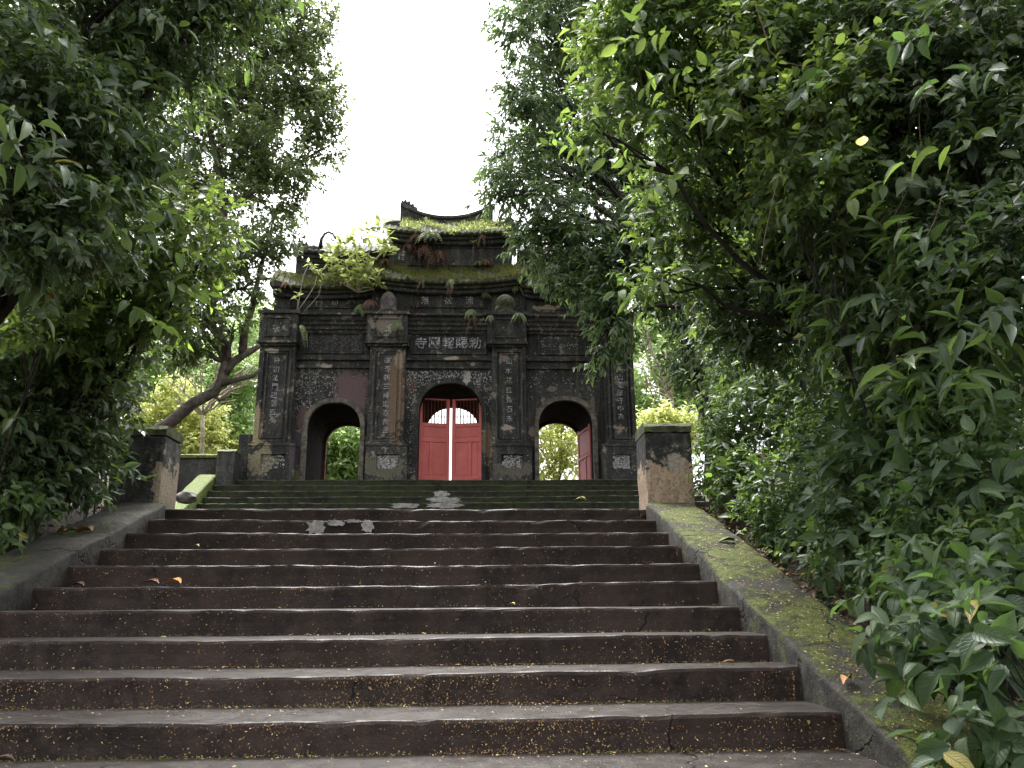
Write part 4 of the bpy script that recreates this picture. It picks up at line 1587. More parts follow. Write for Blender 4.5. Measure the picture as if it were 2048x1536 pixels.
paths = [(tr, taper(7, .105, .075)),
         ([P(446, 750, D_), P(465, 725, D_), P(485, 711, D_), P(505, 700, D_), P(520, 691, D_)], taper(5, .08, .04)),
         ([P(453, 724, D_), P(452, 690, D_), P(436, 668, D_), P(418, 648, D_), P(411, 626, D_), P(430, 600, 12.7)], taper(6, .085, .05)),
         ([P(430, 600, 12.7), P(445, 520, 12.9), P(450, 420, 13.2), P(390, 370, 13.4), P(300, 325, 13.6)], taper(5, .06, .05)),
         ([P(450, 420, 13.2), P(430, 300, 13.4), P(400, 200, 13.6), P(380, 60, 13.7)], taper(4, .06, .03)),
         ([P(400, 200, 13.6), P(430, 130, 13.5), P(520, 120, 13.3), P(600, 100, 13.1)], taper(4, .045, .02)),
         ([P(485, 707, D_), P(489, 660, D_), P(503, 622, D_), P(509, 590, 12.5), P(530, 500, 12.6)], taper(5, .07, .03)),
         ([P(443, 768, D_), P(470, 760, D_), P(506, 751, D_), P(522, 738, D_)], taper(4, .055, .03)),
         ([P(420, 788, D_), P(440, 800, D_), P(458, 790, D_)], taper(3, .03, .012))]
tube_obj('trunk', paths, M['bark'], lt, 9)

# ---- right: tree hanging over the gate's right flank ---------------------------------------
RT = bblobs([(1095, 55, 13.5, 92), (1080, 180, 13.5, 82), (1052, 255, 13.4, 70), (1062, 335, 13.2, 80), (1025, 378, 13, 56), (1110, 430, 13, 72), (1080, 490, 13, 50), (1170, 350, 14, 105), (1185, 200, 14.4, 115),
             (1200, 60, 14.4, 115), (1150, 500, 12.8, 65), (1225, 545, 12.8, 80), (1225, 625, 12.5, 55), (1215, 680, 12.4, 40), (1290, 470, 13, 105), (1320, 330, 14, 115), (1370, 620, 12.8, 60), (1400, 730, 12.6, 50),
             (1130, -60, 14, 125), (1300, -50, 14.5, 140), (1320, 150, 15, 125), (1400, 560, 13, 100), (1450, 400, 14, 130), (1190, 715, 12.4, 20), (1062, 465, 13, 42), (1120, 545, 12.8, 48), (1190, 580, 12.6, 55)])
rt, _ = plant('mango_tree', 'dark drooping mango tree hanging over the right flank of the gate', 'tree', RT, gbase(1470, 12.5), M['leaf_mango'], .14, .32, 125, m=11, trunk_r=.22, bark='bark_dark',
              sub=11, subr=.42, droop=.75, up=.6, fork=P(1330, 480, 13.6))
tube_obj('bough', [([P(1330, 480, 13.6), P(1235, 470, 12.9), P(1205, 450, 12.8), P(1190, 425, 12.8)], taper(4, .08, .03)), ([P(1440, 700, 12.6), P(1380, 615, 12.4), P(1320, 610, 12.3), P(1280, 622, 12.3)], taper(4, .06, .025))], M['bark_dark'], rt)

# ---- left near foliage ---------------------------------------------------------------------
dt, _ = plant('dark_tree', 'dark large-leaved tree overhanging the upper left corner', 'tree',
      bblobs([(90, 60, 5.0, 190), (300, 30, 5.6, 150), (450, 10, 5.8, 100), (70, 250, 4.6, 170), (220, 240, 5.2, 130), (300, 150, 6, 110), (150, 420, 5, 150), (20, 420, 4.4, 150), (230, -120, 5, 250), (-90, 150, 4.5, 200), (500, -50, 5.8, 80), (240, 350, 5.6, 80)]),
      gbase(-150, 5.2, -.5), M['leaf_dark'], .12, .40, 60, m=8, proto=PROTO_M, trunk_r=.12, big=240, minpx=30, droop=.5, small=(.062, 330, .48, 'leaf_dark'))
bt, _ = plant('broadleaf_tree', 'tree of fresh translucent leaves in front of the leaning tree', 'tree',
      bblobs([(395, 430, 6.2, 70), (350, 500, 6.4, 100), (415, 500, 6.2, 45), (240, 480, 6.2, 110), (300, 600, 6.6, 105), (190, 590, 6.4, 120), (385, 580, 6.4, 70), (90, 520, 6.2, 110), (225, 690, 6.6, 75), (130, 680, 6.4, 100)]),
      gbase(60, 7.6), M['leaf_bright'], .115, .44, 60, m=7, proto=PROTO_M, trunk_r=.07, big=240, minpx=22, droop=.3, subr=.5, small=(.065, 190, .5, 'leaf_bright'))
plant('shady_bush', 'very dark glossy bush filling the shade left of the stairs', 'bush',
      bblobs([(90, 740, 7.0, 170), (190, 760, 7.6, 95), (70, 880, 7.0, 130), (150, 850, 7.6, 80), (120, 930, 7.2, 65), (20, 960, 6.8, 90), (250, 725, 8.2, 55), (-60, 800, 6.6, 180), (190, 940, 7.7, 36), (110, 620, 7.4, 120), (90, 970, 7.0, 55)]),
      gbase(-20, 7.4), M['leaf_dark'], .12, .42, 60, m=8, proto=PROTO_M, trunk_r=.06, big=220, minpx=20, small=(.065, 300, .48, 'leaf_dark'))
for i, (px, py, d, rp, lab) in enumerate([(185, 972, 7.6, 30, 'small leafy plant beside the dark corner post'), (40, 1005, 6.6, 40, 'leafy seedling clump at the outer edge of the dark coping'),
                                          (200, 915, 7.9, 34, 'bright leafed sprig in front of the dark corner post'), (0, 1035, 6.2, 38, 'low glossy plant at the left frame edge')]):
    b = bblobs([(px, py, d, rp), (px+rp*.5, py-rp*.5, d+.1, rp*.7), (px-rp*.5, py-rp*.3, d, rp*.8)])
    plant('leafy_plant', lab, 'plant', b, (min(b[0][0][0], XL-.62), d+.05, side_h(d)+.02), M['leaf_mid'], .085, .42, 200, m=6, proto=PROTO_M, trunk_r=.012, big=60, minpx=15)
plant('backing_tree', 'dim tree deep in the shade behind the left bushes', 'tree',
      bblobs([(60, 300, 9.5, 200), (60, 560, 9.5, 200), (220, 420, 10, 150), (200, 700, 9.5, 140), (40, 800, 9, 160), (150, 100, 10, 200), (-100, 500, 9, 250), (180, 830, 9.6, 70), (330, 560, 10.4, 90)]),
      gbase(-50, 9.5), M['leaf_dark'], .13, .40, 60, m=8, trunk_r=.14)

# ---- right near foliage ----------------------------------------------------------------------
ot, _ = plant('overhanging_tree', 'tall tree of broad bright leaves overhanging the upper right', 'tree',
      bblobs([(1240, 110, 5.6, 95), (1180, 235, 5.2, 60), (1330, 230, 5.6, 130), (1300, 60, 5.2, 110), (1450, 80, 5.2, 150), (1450, 300, 5.8, 160), (1600, 150, 5.2, 180), (1360, 420, 6.2, 95), (1500, 480, 6.2, 140), (1650, 380, 5.4, 180), (1330, -60, 5.2, 120), (1550, -80, 5.2, 200), (1290, 560, 6, 50), (1420, 560, 6.4, 80)]),
      gbase(1900, 6.6), M['leaf_bright'], .115, .46, 45, m=7, proto=PROTO_M, trunk_r=.07, big=200, minpx=26, droop=.25, small=(.062, 330, .5, 'leaf_mid'))
tk, _ = plant('dark_thicket', 'dark grey-green thicket of glossy leaves at the right frame edge', 'thicket',
      bblobs([(1760, 120, 4.8, 190), (1920, 160, 4.4, 190), (1850, 420, 4.8, 200), (2010, 330, 4.2, 170), (1760, 620, 5.2, 170), (1950, 620, 4.4, 180), (1560, 660, 6.4, 130), (1640, 560, 6, 140), (2060, 520, 4, 180), (1850, -80, 4.8, 220), (2080, 100, 4.2, 220), (1480, 650, 6.8, 90)]),
      gbase(1950, 4.8, .4), M['leaf_dark'], .115, .44, 45, m=8, proto=PROTO_M, trunk_r=.07, big=200, minpx=28, droop=.45, small=(.060, 420, .5, 'leaf_dark'))
for lab, spec, lm, ln, bs, bg_ in [
    ('bright green shrub crowding the peach post', [(1410, 885, 8.9, 34), (1412, 945, 8.8, 30), (1440, 840, 8.4, 55), (1490, 900, 8.2, 80), (1440, 930, 8.0, 45), (1470, 980, 7.8, 50), (1480, 760, 8.8, 75), (1540, 820, 8.2, 80)], 'leaf_mid', .10, (1520, 8.3), 200),
    ('glossy green shrub leaning towards the mossy coping', [(1570, 960, 7.2, 85), (1590, 1050, 6.9, 70), (1530, 1040, 7.0, 50), (1640, 1010, 6.6, 95), (1610, 1100, 6.6, 55), (1660, 900, 6.8, 100)], 'leaf_mid', .09, (1640, 6.9), 240),
    ('tall leafy shrub with sky glints behind the glossy shrub', [(1650, 790, 7.4, 110), (1760, 800, 7, 110), (1560, 760, 7.8, 80), (1720, 700, 7.2, 100), (1850, 750, 6.6, 120)], 'leaf_mid', .11, (1740, 7.4), 150),
    ('low leafy shrub between the dark veined shrub and the corner leaves', [(1960, 1120, 4.0, 100), (1860, 1130, 4.4, 80), (2050, 1170, 3.8, 100), (1790, 1150, 4.8, 60)], 'leaf_mid', .09, (2020, 4.2), 150),
    ('dark veined shrub below the thicket', [(1780, 940, 5.2, 130), (1730, 1050, 5.3, 100), (1860, 860, 4.9, 130), (1900, 1000, 4.5, 130), (1680, 1110, 5.8, 70), (1990, 900, 4.2, 140)], 'leaf_vein', .125, (1880, 5.2), 260)]:
    plant('leafy_shrub', lab, 'shrub', bblobs(spec), gbase(*bs), M[lm], ln, .46, 100, m=7, proto=PROTO_M, trunk_r=.04, big=bg_, minpx=22, droop=.3, group='shrubs beside the mossy coping', small=(.055, 330, .5, 'leaf_mid'))
plant('backing_tree', 'dim tree deep in the shade behind the right shrubs', 'tree',
      bblobs([(1500, 300, 10.5, 180), (1700, 300, 9.5, 220), (1900, 300, 8.5, 230), (1520, 560, 10.5, 150), (1700, 600, 9.5, 190), (1900, 620, 8.5, 200), (1560, 100, 10, 200), (1800, 80, 9, 230), (1480, 740, 10.5, 100), (1640, 820, 9.5, 130), (1820, 860, 8.5, 150), (1980, 880, 7.6, 150)]),
      gbase(1800, 9.5), M['leaf_dark'], .15, .40, 85, m=8, trunk_r=.14)
plant('broadleaf_shrub', 'low shrub of large veined leaves hanging over the mossy coping', 'shrub',
      bblobs([(1850, 1220, 3.6, 75), (1910, 1290, 3.4, 80), (1840, 1310, 3.4, 45), (1930, 1190, 3.6, 80), (1990, 1270, 3.3, 80), (1800, 1265, 3.5, 34), (1880, 1350, 3.3, 35), (1950, 1110, 3.7, 70), (2030, 1160, 3.5, 70)]),
      gbase(1980, 3.7), M['leaf_vein'], .105, .48, 140, m=6, proto=PROTO_L, trunk_r=.03, big=190, minpx=36, droop=.45)
plant('broadleaf_shrub', 'shrub of large pale veined leaves in the lower right corner', 'shrub',
      bblobs([(1985, 1400, 3.0, 65), (2025, 1300, 3.0, 70), (1940, 1460, 2.95, 42), (2035, 1480, 2.9, 60), (2065, 1380, 2.9, 80)]),
      gbase(2080, 3.1), M['leaf_vein'], .115, .48, 125, m=6, proto=PROTO_L, trunk_r=.03, big=140, minpx=40, droop=.5)

plant('narrow_leaved_shrub', 'shrub of long narrow drooping leaves inside the dark thicket', 'shrub',
      bblobs([(1700, 560, 5.0, 70), (1790, 640, 4.7, 80), (1880, 560, 4.3, 80), (1930, 720, 4.1, 80), (1760, 470, 5.0, 70)]),
      gbase(1900, 5.0), M['leaf_mid'], .17, .20, 120, m=8, proto=PROTO_M, trunk_r=.03, big=120, minpx=40, droop=.5)
plant('climbing_creeper', 'creeper of small rounded leaves climbing among the bright broad leaves', 'creeper',
      bblobs([(1480, 180, 4.6, 80), (1560, 260, 4.5, 80), (1640, 330, 4.4, 90), (1560, 400, 4.8, 70), (1690, 180, 4.3, 90), (1500, 60, 4.6, 70)]),
      gbase(1820, 5.2), M['leaf_bright'], .065, .68, 260, m=7, proto=PROTO_M, trunk_r=.015, big=150, minpx=18, droop=.3)
plant('climbing_creeper', 'creeper of small rounded leaves on the trees at the left', 'creeper',
      bblobs([(140, 380, 5.2, 90), (230, 330, 5.6, 70), (80, 470, 5.0, 90), (190, 500, 5.6, 80), (60, 620, 5.4, 80)]),
      gbase(-40, 6.6), M['leaf_bright'], .065, .66, 240, m=7, proto=PROTO_M, trunk_r=.015, big=120, minpx=16, droop=.3)

for i, (x, y, r, lab) in enumerate([(5.2, 4.5, .9, 'round bush on the right bank beyond the thicket'), (5.6, 7.4, 1.1, 'large round bush high on the right bank'), (4.4, 9.6, 1.0, 'bush on the right bank behind the backing tree'), (-6.2, 5.0, 1.0, 'round bush on the left bank beyond the dark tree'),
                                     (-6.6, 8.5, 1.2, 'large round bush high on the left bank'), (3.7, 2.4, .7, 'low bush at the foot of the right bank'), (-4.9, 3.0, .7, 'low bush at the foot of the left bank')]):
    dd = max(XL-.6-x, x-XR-.6, 0)
    z0 = side_h(y)+max(dd-.4, 0)*.16
    plant('bank_bush', lab, 'bush', [(np.array([x+dx*r, y+dy*r, z0+h*r]), r*.62) for dx, dy, h in ((0, 0, .7), (.5, .2, .5), (-.5, -.1, .5), (.1, .5, .6), (-.1, -.5, .45), (.2, -.1, 1.2))],
          (x, y, z0), M['leaf_mid'], .10, .45, 60, m=7, trunk_r=.05)

# ---- near sprays of large leaves, parts of the trees they grow on --------------------------
def spray(tree, a, b, d0, d1, n, ln, wr, mat, droop=.3, proto=('L', 'L2', 'L3'), stem=.0035, up=.8, seed=0):
    rs = np.random.default_rng(seed)
    p0, p1 = P(*a, d0), P(*b, d1)
    td = (p1-p0)[None]
    L = twig_leaves(p0[None], td, np.array([np.linalg.norm(p1-p0)]), n, ln, wr, up, droop, rs=rs, lnvar=.2)
    pts = limb(p0-(p1-p0)*.3+np.array([0, 1.0, 0]), p1, .03, 5, .03)
    MB().tube(pts, taper(6, stem, stem*.4), 5).build('branch', M['twig'], tree, smooth=True)
    split_big(L, 400, 1, tree, mat, proto)


VB, VD = M['leaf_veinb'], M['leaf_vein']
for i, (a, b, n, ln, wr) in enumerate([((1340, 190), (1160, 140), 9, .125, .42), ((1330, 250), (1190, 230), 8, .12, .42), ((1320, 330), (1170, 310), 9, .11, .44), ((1350, 60), (1230, 90), 9, .13, .42), ((1300, -20), (1270, 50), 6, .14, .40),
                                      ((1330, 560), (1225, 585), 9, .10, .44), ((1340, 480), (1250, 470), 8, .10, .44), ((1420, 130), (1300, 160), 9, .13, .42), ((1380, 330), (1270, 400), 9, .12, .42), ((1480, 220), (1400, 240), 8, .13, .42), ((1310, 640), (1255, 600), 7, .10, .45)]):
    spray(ot, a, b, 4.4, 4.2, n, ln*.95, wr, VB if i % 3 else M['leaf_bright'], .25, seed=500+i)
spray(ot, (1260, 298), (1080, 290), 4.0, 3.9, 24, .065, .42, VB, .05, seed=520)
for i, (a, b, n, ln, wr, d) in enumerate([((2000, 250), (1800, 330), 9, .13, .36, 2.9), ((2010, 130), (1850, 170), 8, .14, .36, 2.8), ((1920, 520), (1800, 440), 8, .13, .40, 3.0), ((2060, 600), (1770, 740), 9, .16, .30, 2.9),
                                         ((2100, 540), (1985, 680), 7, .15, .38, 2.9), ((1780, 360), (1700, 400), 8, .11, .44, 3.2), ((1700, 260), (1640, 330), 8, .11, .44, 3.3), ((1990, 420), (1840, 530), 8, .12, .42, 2.9),
                                         ((1560, 60), (1480, 120), 7, .12, .4, 3.3), ((1880, 60), (1790, 90), 7, .13, .4, 3.0), ((2040, 760), (1920, 830), 8, .13, .45, 3.0), ((1640, 130), (1600, 200), 7, .12, .4, 3.3)]):
    spray(tk, a, b, d+.8, d+.7, n, ln, wr, M['leaf_dark'] if i in (3, 4) else VB if i in (0, 5, 8) else VD, .35, seed=540+i)
for i, (a, b, n, ln, wr, d) in enumerate([((-60, 210), (110, 260), 7, .20, .30, 3.0), ((-60, 320), (130, 330), 7, .18, .30, 3.1), ((60, 330), (210, 370), 8, .15, .32, 3.6), ((120, 180), (240, 260), 8, .14, .36, 3.8), ((260, 20), (380, 60), 8, .14, .4, 4.0), ((40, 20), (150, 90), 8, .15, .36, 3.4)]):
    spray(dt, a, b, d+.7, d+.65, n, ln*.9, wr, M['leaf_dark'], .5, seed=560+i)
for i, (a, b, n, ln, wr, d) in enumerate([((320, 440), (440, 400), 9, .12, .44, 4.8), ((330, 500), (455, 520), 9, .12, .44, 4.9), ((300, 380), (370, 330), 8, .11, .44, 5.0), ((330, 560), (420, 590), 8, .12, .42, 5.0), ((180, 420), (250, 470), 8, .12, .42, 4.6), ((250, 600), (330, 660), 8, .13, .42, 4.8), ((330, 300), (380, 240), 7, .10, .44, 5.2)]):
    spray(bt, a, b, d, d-.05, n, ln, wr, VB, .2, seed=580+i)


def vine(label, pts, r):
    o = tube_obj('hanging_vine', [([P(*p) for p in pts], taper(len(pts), r, r*.6))], M['twig'], None, 6)
    tag(o, label, 'vine')


vine('thin pale stem hanging straight down at the upper right', [(1842, -40, 4.30), (1838, 80, 4.30), (1846, 150, 4.30), (1838, 240, 4.30), (1842, 300, 4.30), (1815, 380, 4.25), (1790, 430, 4.25)], .004)
vine('long thin stem curving down left of the straight stem', [(1722, 130, 4.50), (1660, 200, 4.50), (1590, 290, 4.45), (1550, 380, 4.40), (1530, 470, 4.40), (1520, 540, 4.40)], .004)
vine('bent bare twig among the bright leaves at the upper right', [(1500, -20, 4.50), (1531, 70, 4.50), (1537, 100, 4.50), (1560, 122, 4.50), (1610, 135, 4.50), (1700, 110, 4.60), (1760, 100, 4.80)], .006)
vine('drooping stem on the dark thicket near the frame edge', [(1900, 330, 4.10), (1888, 380, 4.10), (1870, 440, 4.10), (1850, 480, 4.10)], .005)

yl = bpy.data.objects.new('fallen_leaf', leaf_mesh('L2', PROTO_L2, simple('yellow leaf', (.62, .50, .10), (.70, .58, .16), 20, .6, .1)))
COL.objects.link(yl)
yl.location = P(1722, 292, 3.6)
yl.rotation_euler = (1.25, .2, -.7)
yl.scale = (.06, .075, .06)
tag(yl, 'single yellow leaf caught on the thicket foliage', 'leaf')

# ---- plants growing on the gate --------------------------------------------------------------
def loose_leaves(n, fn, ln, wr, axfn, rs, upn=.6):
    pos = np.array([fn() for _ in range(n)])
    ax = np.array([axfn() for _ in range(n)])
    nr = rs.normal(0, .6, (n, 3))+np.array([0, -.4, upn])
    l = ln*rs.uniform(.5, 1.3, n)
    return dict(pos=pos, ax=unit(ax), nr=unit(nr), ln=l, wd=l*wr, rnd=rs.uniform(0, 1, n))


def roof_growth(label, xa, xb, ye, ze, yt, zt, rise, n, ln, mat, seed, hump=.05):
    rs = np.random.default_rng(seed)
    c, hw = (xa+xb)/2, (xb-xa)/2

    def fn():
        for _ in range(6):
            x = rs.uniform(xa, xb)
            s = rs.uniform(.0, 1.0)
            if math.sin(x*3.1+seed)+math.sin(x*7.7+s*5)+.8*math.sin(s*9+x*2.3)+rs.normal(0, .5) > -.55-.5*s:
                break
        return (x, ye+(yt-ye)*s, ze+(zt-ze)*s+rise*abs((x-c)/hw)**2.2+rs.uniform(0, hump)*(.8+.7*math.sin(x*5+seed)+.5*math.sin(x*13.7)))
    L = loose_leaves(n, fn, ln, .30, lambda: (rs.normal(0, .6), -.35+rs.normal(0, .5), .6), rs)
    o = join_leaves('roof_moss', L, PROTO_S, mat)
    tag(o, label, 'moss')


roof_growth('thick mat of moss and grass on the middle roof', cx0, cx1, YG-.06, ze2, YG+.52, zt2, .17, 9000, .055, M['grass'], 11)
roof_growth('moss mat on the left side roof below the roof shrub', lx0-.05, lx1, YG+.04, ze2s, YG+.52, zt2s, .10, 4200, .05, M['grass'], 12)
roof_growth('moss mat on the right side roof behind the mango leaves', MX(lx1), MX(lx0), YG+.04, ze2s, YG+.52, zt2s, .10, 3000, .05, M['grass'], 13)
roof_growth('yellow green grass growing along the topmost roof', tx0+.25, tx1-.1, YG+.24, ze3, YG+.75, zt3, .10, 2600, .065, M['leaf_roof'], 14, .05)


def fern(label, px, py, y, size_px, n, dead, droop, seed, npin=13, green=None):
    rs = np.random.default_rng(seed)
    base = P(px, py, y)
    size = size_px*PXM*1.25
    Ls = []
    for k in range(n):
        a = rs.uniform(0, 2*math.pi)
        out = np.array([math.cos(a), -abs(math.sin(a))*.7-.15, 0])
        l = size*rs.uniform(.6, 1.15)
        s = np.linspace(.08, 1, npin)
        pts = base+out*(l*.75*s)[:, None]+np.array([0, 0, 1.0])*((.55*s-droop*1.5*s**2)*l)[:, None]
        tan = unit(np.gradient(pts, axis=0))
        lat = unit(np.cross(tan, np.array([0, 0, 1.0]))+1e-6)
        for sd in (1, -1):
            w = l*.26*np.sin(np.pi*np.clip(s, .05, .97))**.8+.01
            Ls.append(dict(pos=pts, ax=unit(lat*sd+tan*.5+np.array([0, 0, -.25])), nr=unit(np.cross(lat*sd, tan)*sd+rs.normal(0, .3, pts.shape)+np.array([0, 0, .6])), ln=w, wd=np.maximum(w*.42, .012), rnd=np.full(npin, rs.uniform(0, 1))))
        Ls.append(dict(pos=pts[:-1], ax=np.diff(pts, axis=0), nr=np.tile([[0, 0, 1.0]], (npin-1, 1)), ln=np.linalg.norm(np.diff(pts, axis=0), axis=1)*1.4, wd=np.full(npin-1, .012), rnd=np.full(npin-1, .2)))
    o = join_leaves('fern', cat(Ls), PROTO_S, M['fern_dead'] if dead else (green or M['fern']), None, None)
    tag(o, label, 'fern')


Y3f = Y3-.06
for i, q in enumerate([
        ('dry red fern hanging highest on the top storey', 834, 470, Y3f-.1, 26, 10, 1, .9), ('dry red fern at the left of the hanging fern clump', 818, 488, Y3f, 22, 9, 1, 1.0), ('long dry red fern in the middle of the fern clump', 850, 492, Y3f, 34, 12, 1, 1.1),
        ('dry red fern at the right of the hanging fern clump', 878, 502, Y3f, 26, 9, 1, 1.2), ('fresh green fern under the topmost eave', 862, 468, Y3f-.12, 34, 11, 0, .8), ('brown fern stub low in the fern clump', 866, 512, Y3f, 22, 7, 1, 1.3),
        ('dry fern low on the right of the top storey', 972, 520, Y3f, 20, 10, 1, .9), ('pale green fern beside the dry one on the top storey', 957, 524, Y3f, 15, 7, 0, .8), ('dry fern streak below the top eave at the right', 966, 466, Y3f-.1, 16, 5, 1, 1.5),
        ('dry fern behind the roof shrub leaves', 772, 520, Y3f, 24, 8, 1, 1.0), ('dry fern left of the pinkish finial', 742, 604, YG-.12, 24, 9, 1, .8), ('yellowing fern on the left cornice edge', 722, 612, YG-.15, 24, 9, 0, 1.0),
        ('small fern with red roots at the middle of the eave', 902, 560, YG-.12, 15, 6, 0, 1.2), ('dry rootlets hanging below the middle eave', 901, 570, YG-.1, 14, 5, 1, 1.6), ('tiny dry fern under the left part of the eave', 845, 563, YG-.1, 13, 5, 1, 1.3),
        ('thin dry fern beside the upper inscription', 836, 602, Y2-.04, 14, 4, 1, 1.3), ('green spiky fern right of the upper inscription', 970, 588, Y2-.05, 17, 8, 0, .8), ('fern with brown roots on the cornice ledge', 944, 622, YG-.2, 20, 8, 0, .9), ('brown roots below the cornice ledge fern', 945, 636, YG-.25, 14, 6, 1, 1.6),
        ('pale fern on the left corner of the right capital', 982, 632, YP-.18, 13, 6, 0, 1.1), ('pale fern on the right corner of the right capital', 1037, 628, YP-.18, 18, 8, 0, 1.0), ('green fern above the mossy finial', 1032, 575, Y2-.1, 16, 8, 0, .9), ('pale fern growing from the brown capital', 797, 645, YP-.16, 17, 7, 0, 1.0),
        ('tiny fern sprouting at the pilaster top', 812, 690, YP-.08, 9, 5, 0, .6), ('green trailing fern on the left cornice', 601, 652, YP-.16, 22, 6, 0, 1.4), ('small fern on the left ledge beside the sapling', 703, 602, Y2, 13, 6, 0, .8), ('tiny fern inside the right couplet panel', 1015, 762, YP-.04, 11, 4, 0, .9),
        ('green fern on the mossy ledge below the finial', 1000, 612, YG-.15, 14, 7, 0, .8), ('pale fern under the right side eave', 1087, 572, YG-.02, 12, 6, 0, 1.0), ('tiny green fern on the moss at the middle roof', 815, 552, YG-.05, 13, 6, 0, .8), ('brown fern stub at the left roof end', 572, 566, YG, 15, 7, 1, .9)]):
    fern(*q, seed=700+i)


def stems_plant(name, label, base, stems, mat, ln, wr, nleaf, stem_r, seed, ntw=5, stemmat='stem_pale', spread=.14):
    """upright stems, each ending in a whorl of leaves"""
    rs = np.random.default_rng(seed)
    t = thing(name, label, 'plant', tuple(base))
    Ls = []
    for path, nl in stems:
        pts = [np.asarray(base)]+[np.asarray(p) for p in path]
        MB().tube(pts, taper(len(pts), stem_r, stem_r*.5), 6).build('stem', M[stemmat], t, smooth=True)
        tip = pts[-1]
        k = max(1, int(nl))
        p0 = tip+rs.normal(0, spread, (k, 3))*np.array([1, .7, .8])
        Ls.append(twig_leaves(p0, rs.normal(0, .6, (k, 3))+np.array([0, -.2, .5]), np.full(k, ln*.8), nleaf, ln, wr, .9, .25, rs=rs))
    L = split_big(cat(Ls), 220, 4, t, mat, ('M', 'L2'))
    if len(L['pos']):
        join_leaves('foliage', L, PROTO_M, mat, t)
    return t


yb_ = YG-.02
stems_plant('roof_shrub', 'pale green shrub with whitish stems growing on the left roof', P(715, 585, yb_),
            [([P(708, 540, yb_), P(690, 490, yb_)], 6), ([P(712, 520, yb_), P(722, 478, yb_)], 6), ([P(728, 530, yb_), P(748, 480, yb_), P(760, 462, yb_-.05)], 6), ([P(735, 540, yb_), P(768, 495, yb_)], 5),
             ([P(690, 560, yb_), P(672, 515, yb_)], 6), ([P(690, 570, yb_), P(665, 545, yb_)], 4), ([P(735, 570, yb_), P(752, 555, yb_-.05)], 5), ([P(700, 575, yb_-.05), P(690, 562, yb_-.1)], 6), ([P(725, 575, yb_-.05), P(722, 562, yb_-.1)], 6), ([P(740, 580, yb_), P(748, 578, yb_-.1)], 4), ([P(705, 550, yb_), P(705, 528, yb_-.1)], 6), ([P(735, 530, yb_), P(738, 505, yb_)], 5)],
            M['leaf_roof'], .19, .48, 7, .02, 31)
stems_plant('sapling', 'thin sapling with two leaf tufts on the left ledge', P(594, 624, YG-.15), [([P(600, 590, YG-.15), P(606, 555, YG-.15), P(616, 530, YG-.15)], 3), ([P(615, 595, YG-.15), P(630, 570, YG-.15), P(634, 552, YG-.15)], 2), ([P(596, 600, YG-.15), P(586, 596, YG-.15)], 1)], M['leaf_roof'], .13, .45, 6, .014, 32, spread=.06)
stems_plant('sapling', 'slender arching bare sapling leaning right on the left ledge', P(608, 623, YG-.16), [([P(625, 605, YG-.16), P(638, 590, YG-.16), P(642, 570, YG-.16)], 1)], M['leaf_roof'], .10, .45, 3, .010, 33, spread=.03)
stems_plant('seedling', 'yellow green seedling on the top storey wall', P(946, 512, Y3f), [([P(946, 500, Y3f-.03), P(947, 486, Y3f-.06)], 5)], M['leaf_roof'], .10, .42, 6, .008, 34, spread=.06)
stems_plant('seedling', 'bright broad-leaved seedling at the right end of the top eave', P(1030, 500, YG+.3), [([P(1028, 485, YG+.3), P(1024, 464, YG+.25)], 4), ([P(1032, 478, YG+.3), P(1036, 470, YG+.25)], 3)], M['leaf_roof'], .17, .48, 6, .012, 35, spread=.08)
stems_plant('seedling', 'tiny bright seedling hanging at the middle of the top eave', P(905, 470, YG+.2), [([P(905, 464, YG+.18)], 3)], M['leaf_roof'], .08, .5, 5, .006, 36, spread=.05)

# ================================================================== LITTER
t = NT('fallen petals')
a_ = t.n('ShaderNodeAttribute', attribute_name='rnd')
M['petal'] = t.done(t.principled(t.ramp(a_.outputs['Fac'], [(0, (.10, .055, .03)), (.35, (.22, .12, .055)), (.6, (.36, .20, .07)), (.85, (.50, .36, .12)), (1, (.58, .48, .26))]), .6))
rs = np.random.default_rng(77)
PL = []


def petals(n, pos, nr, ln, ex=1.7):
    l = ln*rs.uniform(.55, 1.35, n)
    ax = rs.normal(0, 1, (n, 3))
    ax = ax-nr*np.sum(ax*nr, 1, keepdims=True)
    PL.append(dict(pos=pos, ax=unit(ax), nr=unit(nr+rs.normal(0, .22, (n, 3))), ln=l, wd=l*rs.uniform(.25, .5, n), rnd=rs.uniform(0, 1, n)**ex))


def xclump(n, x0, x1, nc, sd):
    c = rs.uniform(x0, x1, nc)
    x = c[rs.integers(0, nc, n)]+rs.normal(0, sd, n)
    u = rs.uniform(x0, x1, n)
    return np.clip(np.where(rs.uniform(0, 1, n) < .72, x, u), x0, x1)


RC = {-2: 500, -1: 1300, 0: 2100, 1: 1800, 2: 750, 3: 420, 4: 380, 5: 330, 6: 320, 7: 280, 8: 200, 9: 240}
for k, n in RC.items():
    y, z = nose(k)
    x = xclump(n, XL+.02, XR-.02, 11, .2)
    h = np.where(rs.uniform(0, 1, n) < .62, rs.uniform(0, 1, n)**1.8, 1-rs.uniform(0, 1, n)**2.2*.5)
    pos = np.stack([x, np.full(n, y-.001), z-RISE+.012+h*(RISE-.03)], -1)
    petals(n, pos, np.tile([[0, -1., 0.05]], (n, 1)), .0105, 2.0)
    m2 = int(n*.45)
    x = xclump(m2, XL+.02, XR-.02, 9, .3)
    back = rs.uniform(0, 1, m2) < .6
    d = np.where(back, RUN-np.abs(rs.normal(0, .05, m2)), rs.uniform(.02, RUN, m2))
    pos = np.stack([x, y+d, np.full(m2, z+.013)], -1)
    petals(m2, pos, np.tile([[0, 0, 1.]], (m2, 1)), .015, 1.0)
n = 1500
